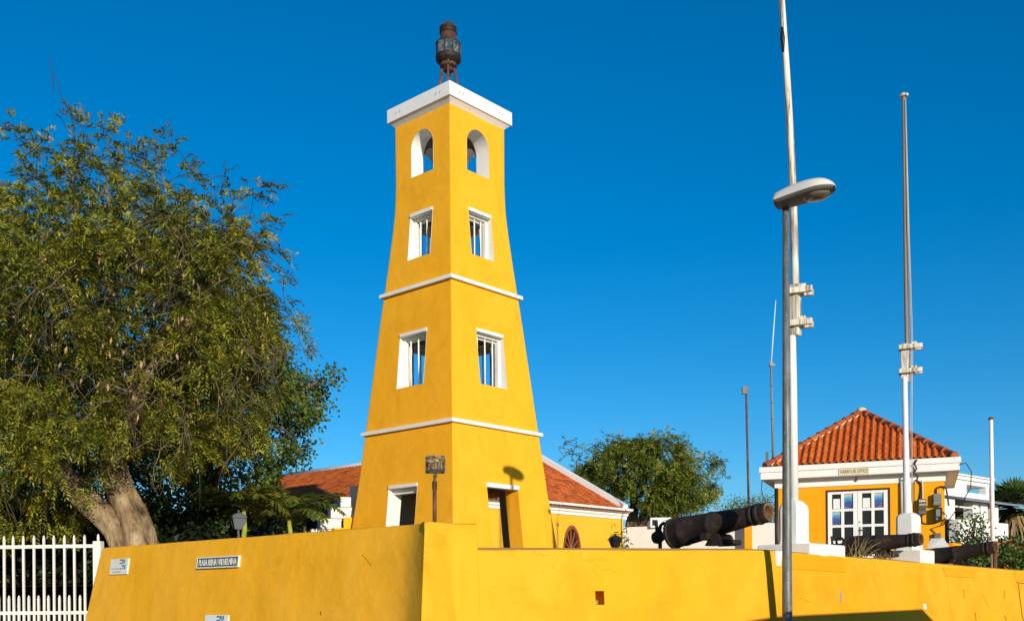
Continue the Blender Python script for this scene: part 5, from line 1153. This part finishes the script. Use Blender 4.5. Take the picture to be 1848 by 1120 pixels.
# --- the big feathery tree
TY = 18.7
px = TY/FPX
poly1 = [(-190, 330), (-60, 345), (0, 330), (30, 285), (20, 245), (70, 240), (105, 262), (135, 212), (165, 225), (215, 238), (245, 262), (300, 255), (330, 300), (365, 330), (405, 350), (470, 372), (490, 410), (482, 450), (512, 520), (522, 580), (540, 630), (530, 700), (500, 740), (490, 800), (430, 835), (330, 845), (285, 850), (262, 800), (225, 835), (165, 900), (140, 955), (85, 935), (20, 955), (-40, 940), (-120, 960), (-200, 900), (-260, 600)]
T = Tree()
pp = lambda u, v, dy=0.0: P(u, v, TY) + V((0, dy, 0))
T.stem([pp(262, 1070, 0.0), pp(250, 985, 0), pp(238, 935, 0), pp(212, 890, 0.05), pp(196, 840, 0.1), pp(188, 785, 0.15), pp(184, 700, 0.2), pp(190, 600, 0.3), pp(182, 480, 0.35), pp(192, 390, 0.3), pp(176, 320, 0.3)], [x*px for x in (33, 28, 25, 25, 23, 21, 17, 12, 8, 4, 1.6)])
T.stem([pp(226, 1070, -0.12), pp(222, 985, -0.14), pp(203, 945, -0.18), pp(170, 912, -0.2), pp(140, 880, -0.25), pp(105, 835, -0.35), pp(60, 780, -0.5), pp(15, 705, -0.7), pp(-40, 620, -0.8), pp(-90, 520, -0.8)], [x*px for x in (15, 16, 18, 19, 18, 15, 12, 9, 6, 3)])
T.stem([pp(196, 842, 0.0), pp(240, 770, -0.35), pp(290, 690, -0.6), pp(350, 620, -0.8), pp(400, 560, -0.9), pp(440, 470, -0.8)], [x*px for x in (17, 14, 11, 8.5, 6, 3.5)])
T.stem([pp(188, 770, 0.1), pp(240, 640, 0.6), pp(310, 520, 0.9), pp(385, 430, 0.9), pp(430, 370, 0.8)], [x*px for x in (14, 10, 8, 5.5, 3)])
T.stem([pp(185, 690, 0.2), pp(130, 560, 0.3), pp(104, 450, 0.4), pp(82, 370, 0.4)], [x*px for x in (11, 7, 4, 1.6)])
T.stem([pp(205, 880, 0.0), pp(150, 790, 0.9), pp(90, 680, 1.5), pp(20, 560, 1.8), pp(-60, 450, 1.8)], [x*px for x in (14, 11, 8, 6, 3)])
T.stem([pp(196, 830, 0.1), pp(280, 770, 1.0), pp(370, 720, 1.5), pp(460, 690, 1.7)], [x*px for x in (13, 9, 6.5, 3.5)])
keep1 = lambda u, v: (0.62 if v < 420 else 1.0)*(0.75 if (150 < u < 265 and 760 < v < 900) else 1.0)
poly1 = [((u-180)*0.93+180, (v-640)*0.925+645) if v < 880 else (u, v) for u, v in poly1]
pts = crown_points(poly1, TY, 2.9, 1650, 120, keep1, 4, -0.10, 1.0)
def uv(p): z = p.z-EYE; return U0+(p.x-ROLL*z)/p.y*FPX, V0-(z+ROLL*p.x)/p.y*FPX
def clear_of_trunk(p):
    u, v = uv(p); return not (110 < u < 285 and 800 < v < 930 and p.y < TY+0.5 and random.random() < (0.95 if (v-735)*0.55+140 > 0 and abs(u-(190+max(0, v-860)*0.45)) < 55 else 0.55))
pts = [p for p in pts if p.z > 1.0 and clear_of_trunk(p)]
tips = T.grow(pts, 0.09, 0.34)
shoots = [P(u + random.uniform(-8, 8), v + random.uniform(-8, 8), TY + random.uniform(-0.8, 0.8)) for u, v in ((28, 248), (52, 250), (78, 246), (96, 272), (140, 214), (155, 226), (178, 236), (205, 244), (232, 268), (290, 262), (312, 258), (328, 296), (352, 318), (395, 345), (420, 352), (452, 350), (478, 344), (486, 408), (470, 428), (492, 452), (505, 500), (520, 560), (528, 590), (545, 622), (8, 338), (0, 352), (262, 276))]
tips += T.grow(shoots, 0.06, 0.3)
tp_ = np.array([T.pos[i] for i, d in tips]); td = np.array([d for i, d in tips])
sel = np.repeat(np.arange(len(tp_)), 9); cen = tp_.mean(0)
sp_pos = tp_[sel] + rgv.normal(0, 0.10, (len(sel), 3)); out_d = unit(td[sel]*0.7 + unit(tp_[sel]-cen)*0.5 + np.array([0, 0, 0.1]))
lv = sprays(sp_pos, out_d, 0.29, 16, 0.098, 0.028, rgv, 0.40, 0.75)
# inner foliage keeps the heart of the crown dark
ins_ = np.array([list(p) for p in crown_points([( (u-180)*0.80+180, (v-600)*0.82+615) for u, v in poly1], TY+0.7, 1.6, 3000, 120, lambda u, v: 0.3 if v < 400 else 1.0, 9, -0.2, 0.9)]); ins_ = np.array([q for q in ins_ if q[2] > 1.6 and clear_of_trunk(V(q))])
lv2 = sprays(ins_, rgv.normal(0, 1, ins_.shape), 0.34, 10, 0.15, 0.055, rgv, 0.4)
hs_ = np.array([list(p) for p in crown_points([(-150, 420), (60, 330), (300, 330), (470, 470), (530, 640), (480, 760), (300, 820), (240, 720), (120, 840), (-150, 880)], TY-1.5, 1.3, 380, 110, None, 12)])
tw1 = hang_twigs(hs_, rgv, 7, 0.17, 0.0115)
tops = np.array([list(P(u, v, TY+dy)) for u, v, dy in ((110, 225, 0), (140, 215, .2), (210, 240, .1), (285, 262, 0), (405, 350, .2), (400, 345, 0), (470, 380, 0), (480, 440, .1), (40, 270, 0), (300, 270, .3), (250, 260, .2), (190, 235, .1))])
A, B, ra, rb = [], [], [], []
for (u, v, u2, v2) in ((135, 232, 92, 120), (98, 165, 85, 95), (100, 205, 128, 240), (280, 275, 283, 225), (400, 355, 405, 290), (405, 315, 402, 285), (402, 318, 335, 322), (395, 350, 470, 338), (470, 338, 500, 322), (470, 338, 520, 343), (470, 400, 505, 440), (505, 440, 510, 455), (205, 245, 200, 205), (60, 300, 20, 270), (440, 470, 480, 432), (412, 312, 432, 296), (283, 240, 265, 226), (283, 240, 300, 226)):
    n_ = 4; a = np.array(list(P(u, v, TY))); b = np.array(list(P(u2, v2, TY))); prev = a
    for i in range(1, n_+1):
        q = a+(b-a)*i/n_ + rgv.normal(0, 0.03, 3); A.append(prev); B.append(q); ra.append(0.011*(1.1-0.85*(i-1)/n_)); rb.append(0.011*(1.1-0.85*i/n_)); prev = q
tw2 = prisms(np.array(A), np.array(B), np.array(ra), np.array(rb), 3)
pod = np.array([list(p) for p in crown_points([(0, 480), (300, 420), (500, 560), (500, 700), (300, 760), (0, 760)], TY-1.6, 1.2, 260, 80, None, 21)])
pv = leaf_quads(pod, unit(np.array([0, 0, -1.0]) + rgv.normal(0, 0.2, pod.shape)), unit(rgv.normal(0, 1, pod.shape)), rgv.uniform(0.07, 0.14, len(pod)), rgv.uniform(0.03, 0.05, len(pod)))
build_tree('feathery_tree', 'big leaning tree with feathery yellow-green leaves and bare hanging twigs beside the tower', pp(250, 1010), T, tips, M_BARK, M_TWIG2, joined(lv, lv2), M_LEAF, [('hanging_twigs', tw1, M_TWIG), ('bare_twigs', tw2, M_TWIG2), ('seed_pods', pv, M_POD)], 0.0062, 0.47, 0.10, 0.11)
# --- the broad-leaved tree behind it
TY2 = 22.5
poly2 = [(300, 640), (400, 560), (480, 600), (530, 620), (548, 660), (575, 652), (605, 660), (622, 684), (585, 705), (592, 722), (570, 735), (590, 752), (572, 768), (545, 770), (515, 790), (560, 815), (556, 835), (520, 830), (500, 870), (465, 930), (430, 985), (240, 1000), (210, 900), (230, 760)]
T = Tree(); pp2 = lambda u, v, dy=0.0: P(u, v, TY2) + V((0, dy, 0))
T.stem([pp2(370, 1075), pp2(365, 980), pp2(360, 900, .1), pp2(375, 820, .2), pp2(400, 740, .2), pp2(430, 660, .2)], [0.20, 0.17, 0.14, 0.11, 0.08, 0.04]); T.stem([pp2(362, 900, .1), pp2(420, 830, -.3), pp2(480, 770, -.4), pp2(545, 715, -.4), pp2(590, 688, -.3)], [0.10, 0.08, 0.06, 0.04, 0.015]); T.stem([pp2(362, 900, .1), pp2(310, 830, -.3), pp2(290, 760, -.4)], [0.09, 0.07, 0.04])
pts = crown_points(poly2, TY2, 2.2, 1150, 90, None, 5, -0.12, 1.1); tips = T.grow([p for p in pts if p.z > 1.6], 0.07, 0.4); tp_ = np.array([T.pos[i] for i, d in tips])
lv = clusters(np.repeat(tp_, 3, 0) + rgv.normal(0, 0.10, (len(tp_)*3, 3)), 0.10, 9, 0.105, 0.075, rgv)
build_tree('broadleaf_tree', 'darker broad-leaved tree reaching out between the big feathery tree and the tower', pp2(370, 1050), T, tips, M_BARK2, M_TWIG2, lv, M_LEAF2, None, 0.0055, 0.45, 0.07)
# --- the tree behind the white wall
TY3 = 47.0
poly3 = [((u-1165)*0.95+1162, (v-860)*0.97+860) for u, v in [(1062, 830), (1080, 812), (1120, 800), (1160, 795), (1200, 783), (1222, 782), (1232, 795), (1262, 812), (1275, 826), (1292, 826), (1306, 832), (1298, 848), (1306, 868), (1292, 898), (1265, 905), (1262, 920), (1235, 918), (1210, 935), (1165, 935), (1150, 900), (1120, 890), (1085, 905), (1060, 880), (1030, 860), (1035, 842)]]
T = Tree(); pp3 = lambda u, v, dy=0.0: P(u, v, TY3) + V((0, dy, 0))
T.stem([pp3(1143, 990), pp3(1140, 945), pp3(1145, 910, .1), pp3(1142, 880, .2), pp3(1130, 850, .3), pp3(1110, 825, .3)], [0.36, 0.30, 0.20, 0.16, 0.10, 0.05])
T.stem([pp3(1146, 985), pp3(1155, 940, -.1), pp3(1172, 905, -.3), pp3(1180, 870, -.4), pp3(1185, 830, -.4)], [0.22, 0.17, 0.13, 0.10, 0.06]); T.stem([pp3(1150, 970, -.1), pp3(1170, 938, -.3), pp3(1195, 918, -.6), pp3(1230, 890, -.8), pp3(1265, 860, -.8)], [0.17, 0.13, 0.10, 0.07, 0.04])
pts = crown_points(poly3, TY3, 3.0, 900, 50, None, 6, -0.06, 0.75); tips = T.grow(pts, 0.10, 0.5)
up_l = crown_points([(1005, 800), (1030, 790), (1070, 800), (1090, 780), (1125, 776), (1130, 790), (1100, 812), (1070, 840), (1040, 850), (1010, 830)], TY3, 0.8, 75, 25, None, 7) + crown_points([(1150, 800), (1172, 786), (1215, 779), (1235, 785), (1300, 822), (1310, 835), (1290, 850), (1220, 800)], TY3, 0.6, 40, 20, None, 8)
tips2 = T.grow(up_l, 0.10, 0.4)
tp_ = np.array([T.pos[i] for i, d in tips]); td = np.array([d for i, d in tips]); sel = np.repeat(np.arange(len(tp_)), 7)
lv = sprays(tp_[sel] + rgv.normal(0, 0.17, (len(sel), 3)), td[sel], 0.30, 10, 0.15, 0.055, rgv, 0.5)
tp2 = np.array([T.pos[i] for i, d in tips2]); lvb = sprays(tp2 + rgv.normal(0, 0.05, tp2.shape), np.array([d for i, d in tips2]), 0.25, 8, 0.13, 0.045, rgv, 0.2)
build_tree('wind_swept_tree', 'round green tree with bare upper twigs growing behind the low white wall', pp3(1143, 975), T, tips, M_BARK2, M_TWIG2, joined(lv, lvb), M_LEAF3, None, 0.011, 0.42, 0.12)
# --- hedges and bushes
def bush(name, label, poly, Y, depth, n, k, lL, lW, mat, rad=0.14, seed=1, stems=0, cat='bush', dmax=60, blossoms=0):
    us = [p[0] for p in poly]; b0 = P((min(us)+max(us))/2, max(p[1] for p in poly), Y); t_ = thing(name, label, cat, b0)
    c = np.array([list(p) for p in crown_points(poly, Y, depth, n, dmax, None, seed)]); np_mesh('foliage', *clusters(c, rad, k, lL, lW, rgv), mat, t_)
    if stems:
        A, B = [], []
        for i in range(stems):
            q = c[rgv.integers(len(c))]; A.append([b0.x+(q[0]-b0.x)*0.35, b0.y+(q[1]-b0.y)*0.4, b0.z]); B.append(q)
        A = np.array(A); B = np.array(B); M_ = (A+B)/2 + rgv.normal(0, 0.12, A.shape); r_ = np.full(len(A), 0.016)
        tag(np_mesh('stems', *joined(prisms(A, M_, r_*1.4, r_, 4), prisms(M_, B, r_, r_*0.4, 4)), M_TWIG2, t_), kind='stuff')
    if blossoms:
        c2 = np.array([list(p) for p in crown_points(poly, Y-depth*0.8, depth*0.3, blossoms, dmax, None, seed+5)]); tag(np_mesh('blossoms', *clusters(c2, 0.05, 5, 0.10, 0.08, rgv), M_BLOSSOM, t_), kind='stuff')
    return t_
bush('hedge', 'dense hedge with near-black leaves behind the white picket fence', [(-230, 930), (-60, 905), (60, 900), (150, 905), (230, 915), (300, 930), (420, 925), (440, 1000), (300, 1180), (-230, 1180)], 21.6, 1.3, 5200, 10, 0.17, 0.10, M_HEDGE, 0.13, 31, 0, 'hedge', 70)
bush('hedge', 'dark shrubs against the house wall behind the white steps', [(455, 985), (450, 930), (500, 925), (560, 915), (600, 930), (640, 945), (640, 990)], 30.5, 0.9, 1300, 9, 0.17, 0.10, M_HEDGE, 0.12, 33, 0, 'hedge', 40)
bush('flowering_bush', 'green bush with orange blossoms by the slender white pole', [(1690, 1035), (1700, 1005), (1730, 990), (1765, 985), (1795, 990), (1815, 972), (1845, 985), (1880, 1000), (1890, 1050)], 30.0, 1.3, 900, 9, 0.14, 0.08, M_LEAF2, 0.13, 35, 14, 'bush', 25, 13)
bush('straggly_shrub', 'thin straggly shrub before the white balcony house', [(1714, 985), (1718, 945), (1735, 935), (1760, 930), (1785, 948), (1795, 985)], 34.0, 0.7, 62, 7, 0.15, 0.08, M_LEAF2, 0.14, 37, 30, 'shrub', 15)
bush('grey_shrub', 'grey-green shrub tops showing behind the muzzle of the biggest cannon', [(1290, 950), (1300, 918), (1325, 905), (1345, 903), (1372, 896), (1400, 902), (1410, 950)], 45.0, 0.9, 420, 8, 0.13, 0.05, M_LEAF3, 0.16, 39, 20, 'shrub', 18)
bush('leafy_plant', 'small leafy plant at the foot of the house corner by the black lantern', [(1117, 1000), (1119, 958), (1126, 960), (1129, 1000)], 40.5, 0.3, 14, 6, 0.36, 0.06, M_LEAF2, 0.12, 41, 0, 'plant', 10)
# --- palms
def frond_arrays(c, d, L, leaf, W, rg, n=26, arch=0.9):
    """one feather frond: rachis points, leaflets"""
    d = d/np.linalg.norm(d); hz = np.array([d[0], d[1], 0]); hz = hz/max(np.linalg.norm(hz), 1e-6); pts = []; p = np.array(c, float); ang = math.asin(max(-1, min(1, d[2])))
    for i in range(n+1):
        pts.append(p.copy()); a = ang - arch*1.9*(i/n)**1.3; p = p + (hz*math.cos(a)+np.array([0, 0, math.sin(a)]))*L/n
    pts = np.array(pts); tg = unit(np.gradient(pts, axis=0)); sd = unit(np.cross(tg, np.array([[0, 0, 1.0]])+0*tg)); up_ = np.cross(sd, tg); B_, D_, N_, LL = [], [], [], []
    for sg in (-1, 1):
        for i in range(2, n+1):
            t = i/n; B_.append(pts[i]); dd = tg[i]*0.75 + sd[i]*sg*0.85 + np.array([0, 0, -0.25-0.3*t]) + rg.normal(0, 0.10, 3); D_.append(dd/np.linalg.norm(dd)); N_.append(up_[i] + rg.normal(0, 0.2, 3)); LL.append(leaf*(0.45+0.75*math.sin(math.pi*min(1, t*0.9+0.12))))
    B_, D_, N_, LL = np.array(B_), np.array(D_), unit(np.array(N_)), np.array(LL)
    return (pts[:-1], pts[1:]), leaf_quads(B_, D_, N_, LL, np.full(len(LL), W))
def feather_palm(name, label, base, crown, n, L, leaf, rg, stem_m=M_YPALM, mat=M_PALM, r=0.05, lean=None, tilt=(0.3, 1.2)):
    t_ = thing(name, label, 'palm', base); m = MB(); m.tube([base, base.lerp(crown, 0.5) + V((0.03, 0, 0)), crown], [r*1.25, r, r*0.8], 10); mk('trunk', m, stem_m, t_, True)
    for i in range(n):
        a = 2*math.pi*(i+rg.random()*0.6)/n; el = rg.uniform(*tilt); d = np.array([math.cos(a)*math.cos(el), math.sin(a)*math.cos(el), math.sin(el)])
        (a_, b_), lq = frond_arrays(crown, d, L*rg.uniform(0.8, 1.15), leaf, 0.055, rg, 24, rg.uniform(0.55, 0.95)); k_ = len(a_); r_ = np.linspace(0.014, 0.003, k_)
        np_mesh('frond', *joined(prisms(a_, b_, r_, r_*0.9, 4), lq), mat, t_)
    return t_
rp_ = np.random.default_rng(8)
feather_palm('small_palm', 'small palm with a yellow arching frond beside the pale grey lantern', P(438, 985, 20.6), P(440, 922, 20.6), 11, 1.15, 0.34, rp_)
feather_palm('small_palm', 'small palm with upright fronds and a yellow-green stem before the house', P(522, 985, 21.2), P(521, 936, 21.2), 12, 1.25, 0.36, rp_, tilt=(0.45, 1.35))
feather_palm('small_palm', 'dark small palm nearest the white steps', P(548, 985, 25.5), P(550, 940, 25.5), 10, 1.05, 0.36, rp_, M_BARK2, mat=M_LEAF2, tilt=(0.5, 1.3))
feather_palm('garden_palm', 'palm showing its broad green fronds behind the white roof edge', P(1058, 1000, 46.0), P(1056, 915, 46.0), 11, 2.5, 0.55, rp_, M_BARK2, M_PALM, 0.10, tilt=(0.4, 1.3))
def fan_palm(name, label, base, crown, n, R_, rg):
    t_ = thing(name, label, 'palm', base); m = MB(); m.tube([base, base.lerp(crown, 0.5), crown], [0.26, 0.20, 0.18], 12); mk('trunk', m, M_BARK2, t_, True)
    for i in range(n):
        a = rg.uniform(0, 2*math.pi); el = rg.uniform(-0.25, 1.35); d = np.array([math.cos(a)*math.cos(el), math.sin(a)*math.cos(el), math.sin(el)]); st_l = R_*rg.uniform(0.55, 0.95); c = np.array(list(crown)); h_ = c + d*st_l + np.array([0, 0, -0.12*st_l]); s_ = np.cross(d, [0, 0, 1.0]); s_ /= max(np.linalg.norm(s_), 1e-6); u_ = np.cross(s_, d)
        B_, D_, N_ = [], [], []
        for k_ in range(22):
            f = (k_/21-0.5)*3.9; dd = d*math.cos(f)+s_*math.sin(f) + np.array([0, 0, -0.22]) + u_*0.10*abs(f); B_.append(h_); D_.append(dd/np.linalg.norm(dd)); N_.append(u_ + s_*0.25*(1 if k_ % 2 else -1))
        n_ = len(B_); lq = leaf_quads(np.array(B_), np.array(D_), unit(np.array(N_)), np.full(n_, R_*0.80)*rg.uniform(0.8, 1.05, n_), np.full(n_, R_*0.13)); r_ = np.array([0.02])
        np_mesh('fan_leaf', *joined(prisms(c[None], h_[None], r_, r_*0.7, 4), lq), M_FAN, t_)
    n_ = 260; a = rg.uniform(0, 2*math.pi, n_); b_ = np.array(list(crown)) + np.stack([np.cos(a)*0.3, np.sin(a)*0.3, rg.uniform(-0.5, -0.05, n_)], 1); d = unit(np.stack([np.cos(a)*0.30, np.sin(a)*0.30, np.full(n_, -1.0)], 1) + rg.normal(0, 0.12, (n_, 3)))
    tag(np_mesh('dry_skirt', *leaf_quads(b_, d, unit(np.stack([np.cos(a), np.sin(a), 0*a], 1)), rg.uniform(0.7, 1.9, n_), rg.uniform(0.06, 0.16, n_)), M_DRYFROND, t_), kind='stuff'); return t_
fan_palm('fan_palm', 'fan palm with a skirt of dry brown leaves beside the white balcony house', P(1828, 1060, 47), P(1826, 916, 47), 40, 1.0, rp_)
# dry grass by the middle cannon
def tuft(label, u, v, Y, n, hgt, spread, lean, mat):
    b0 = P(u, v, Y); A, B, r = [], [], []
    for i in range(n):
        q = np.array(list(b0)) + rgv.normal(0, 0.05, 3)*np.array([1.4, 1, 0]); d = np.array([lean + rgv.normal(0, spread), rgv.normal(0, 0.25), 1.0]); d /= np.linalg.norm(d); L = hgt*rgv.uniform(0.5, 1.1)
        for k_ in range(4): e = q + d*L/4; A.append(q); B.append(e); r.append(0.009*(1-0.22*k_)); q = e; d = d + np.array([lean*0.18+rgv.normal(0, .05), 0, -0.12]); d /= np.linalg.norm(d)
    r = np.array(r); o = np_mesh('dry_weed', *prisms(np.array(A), np.array(B), r, r*0.8, 3), mat, None, b0); return tag(o, label, 'weed', None)
tuft('pale dry grass stalks fanning up in front of the middle cannon', 1546, 1012, 16.0, 34, 0.46, 0.34, 0.45, M_DRYGRASS)
tuft('brown withered weed under the muzzle half of the middle cannon', 1592, 1013, 15.9, 60, 0.18, 0.6, -0.35, M_DRYFROND)
# ------------------------------------------------------------------ white balcony house
BD = V((0.75, 0.66, 0)).normalized(); BI = V((-BD.y, BD.x, 0)); Q0 = P(1733, 900, 44.0); Q0 = V((Q0.x, Q0.y, 0))
def bq(s_, d, z): return Q0 + BD*s_ + BI*d + UP*(EYE+z)
bh = thing('balcony_house', 'white house with an open arched roof belvedere and a grey lean-to roof', 'house', Q0 + UP*FLOOR)
bx_ = lambda mm, s0, s1, d0, d1, z0, z1: mm.box(bq((s0+s1)/2, (d0+d1)/2, (z0+z1)/2), ((s1-s0)/2, (d1-d0)/2, (z1-z0)/2), (BD, BI, UP))
m = MB(); bx_(m, -2.2, 2.9, 0.0, 2.6, 3.55, 4.28); mk('belvedere_parapet', m, M_WHITE2, bh)
m = MB(); bx_(m, -2.3, 3.0, -0.1, 2.7, 4.80, 4.95); bx_(m, -2.2, 2.9, 0.0, 2.6, 4.62, 4.795); mk('belvedere_roof', m, M_WHITE2, bh)
m = MB(); bx_(m, -2.4, 3.1, -0.18, 2.8, 4.955, 5.02); mk('roof_edge', m, M_WHITE2, bh)
for s0, s1, d0, d1 in ((2.55, 2.9, 0, 0.3), (2.6, 2.9, 2.3, 2.6), (-2.2, 0.62, 0, 0.25), (1.35, 1.62, 2.35, 2.6), (-0.3, 0.1, 2.35, 2.6)):
    m = MB(); bx_(m, s0, s1, d0, d1, 4.281, 4.619); mk('belvedere_pier', m, M_WHITE2, bh)
for c0, c1 in ((0.1, 1.35), (1.62, 2.6)):
    m = MB(); pts_ = [(c0+(c1-c0)*(0.5-0.5*math.cos(math.pi*k/10)), 4.40+0.19*math.sin(math.pi*k/10)) for k in range(11)]
    for (x0, z0), (x1, z1) in zip(pts_[:-1], pts_[1:]): m.face(bq(x0, 2.4, z0), bq(x1, 2.4, z1), bq(x1, 2.4, 4.62), bq(x0, 2.4, 4.62)); m.face(bq(x0, 2.4, z0), bq(x1, 2.4, z1), bq(x1, 2.58, z1), bq(x0, 2.58, z0))
    mk('arch', m, M_WHITE2, bh)
m = MB(); m.rings([[bq(-3.0, -1.6, 3.62), bq(5.2, -1.6, 3.62), bq(5.2, 0.6, 4.1), bq(-3, 0.6, 4.1)], [bq(-3, -1.6, 3.70), bq(5.2, -1.6, 3.70), bq(5.2, 0.6, 4.18), bq(-3, 0.6, 4.18)]], True); mk('lean_to_roof', m, M_SLATE, bh)
for u0, u1 in ((1703, 1724.5), (1757, 1769), (1771.5, 1783.5), (1794, 1803)):
    def s_at(u, dd=-1.2):
        k_ = (u-U0)/FPX; o_ = Q0 + BI*dd; return (k_*o_.y-o_.x)/(BD.x-k_*BD.y)
    m = MB(); bx_(m, s_at(u0), s_at(u1), -1.2, -0.8, 2.85, 3.66); mk('column', m, M_WHITE, bh)
m = MB(); bx_(m, -3.2, s_at(1812), -1.4, -1.0, -0.5, 2.849); mk('veranda_wall', m, M_WHITE, bh)
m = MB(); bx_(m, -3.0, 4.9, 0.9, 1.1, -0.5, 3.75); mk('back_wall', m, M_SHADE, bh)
m = MB(); bx_(m, s_at(1724), s_at(1757), -1.22, -1.12, 3.36, 3.42); mk('veranda_rail', m, M_WHITE, bh)
m = MB(); a_ = P(1805, 960, 52); b_ = P(1980, 960, 50); m.box(((a_.x+b_.x)/2, 52, (FLOOR+PZ(1830, 958, 52))/2), ((b_.x-a_.x)/2, 0.15, (PZ(1830, 958, 52)-FLOOR)/2))
solo('garden_wall', m, M_MORTAR, 'sandy garden wall behind the fan palm', 'wall', kind='thing')

# ------------------------------------------------------------------ van parked along the wall, just beyond the right edge of the picture
M_VAN = paint('pale_van_paint', (0.62, 0.62, 0.60), 0.03, 0.3, 2, 0.02); M_TYRE = paint('tyre_rubber', (0.02, 0.02, 0.02), 0.1, 0.8)
VX = V((0.625, 0.78, 0)).normalized(); VY = V((VX.y, -VX.x, 0)); VB = V((3.05, 6.2, -0.09))
def vq(a_, b_, z): return VB + VX*a_ + VY*b_ + UP*z
van = thing('parked_van', 'pale high-roofed van parked along the fort wall at the right', 'van', vq(3, 0.95, 0))
side = [(0.0, 0.45), (0.02, 1.02), (0.16, 1.22), (0.92, 1.42), (1.72, 2.30), (2.05, 2.47), (8.05, 2.38), (8.18, 2.25), (8.20, 0.42), (7.4, 0.40), (0.6, 0.38)]
m = MB(); m.rings([[vq(a_, b_, z if b_ in (0.1, 1.8) else z*0.985+0.03) for a_, z in side] for b_ in (0.0, 0.1, 1.8, 1.9)], True); mk('van_body', m, M_VAN, van, 35)
for a_ in (1.15, 6.6):
    for b_ in (0.10, 1.80):
        m = MB(); m.lathe(vq(a_, b_-0.13, 0.35), VY, [(0, 0.20), (0.0, 0.30), (0.03, 0.35), (0.22, 0.35), (0.25, 0.30), (0.25, 0.20)], 24); w_ = mk('wheel', m, M_TYRE, van, 40)
        m = MB(); m.lathe(vq(a_, b_-0.14, 0.35), VY, [(0, 0.05), (0.02, 0.19), (0.26, 0.19), (0.28, 0.05)], 18); mk('rim', m, M_GREY, w_, 40)
for b_, s_ in ((0.0, -1), (1.9, 1)):
    m = MB(); o_ = [vq(x_, b_+s_*0.012, z) for x_, z in ((1.30, 1.50), (2.30, 1.50), (2.30, 2.15), (1.75, 2.15))]; m.face(*o_); mk('side_window', m, M_PANE, van)
m = MB(); m.face(vq(0.98, 0.12, 1.47), vq(0.98, 1.78, 1.47), vq(1.66, 1.70, 2.24), vq(1.66, 0.20, 2.24)); m.v = [tuple(V(p) - VX*0.02 + UP*0.02) for p in m.v]; mk('windscreen', m, M_PANE, van)
for b_ in (0.25, 1.65):
    m = MB(); m.box(vq(0.02, b_, 0.92), (0.03, 0.16, 0.10), (VX, VY, UP)); mk('headlight', m, M_LENS, van)
m = MB(); m.bbox(vq(0.0, 0.95, 0.55), (0.09, 0.93, 0.12), (VX, VY, UP), bev=0.03); mk('bumper', m, M_BLACK, van)
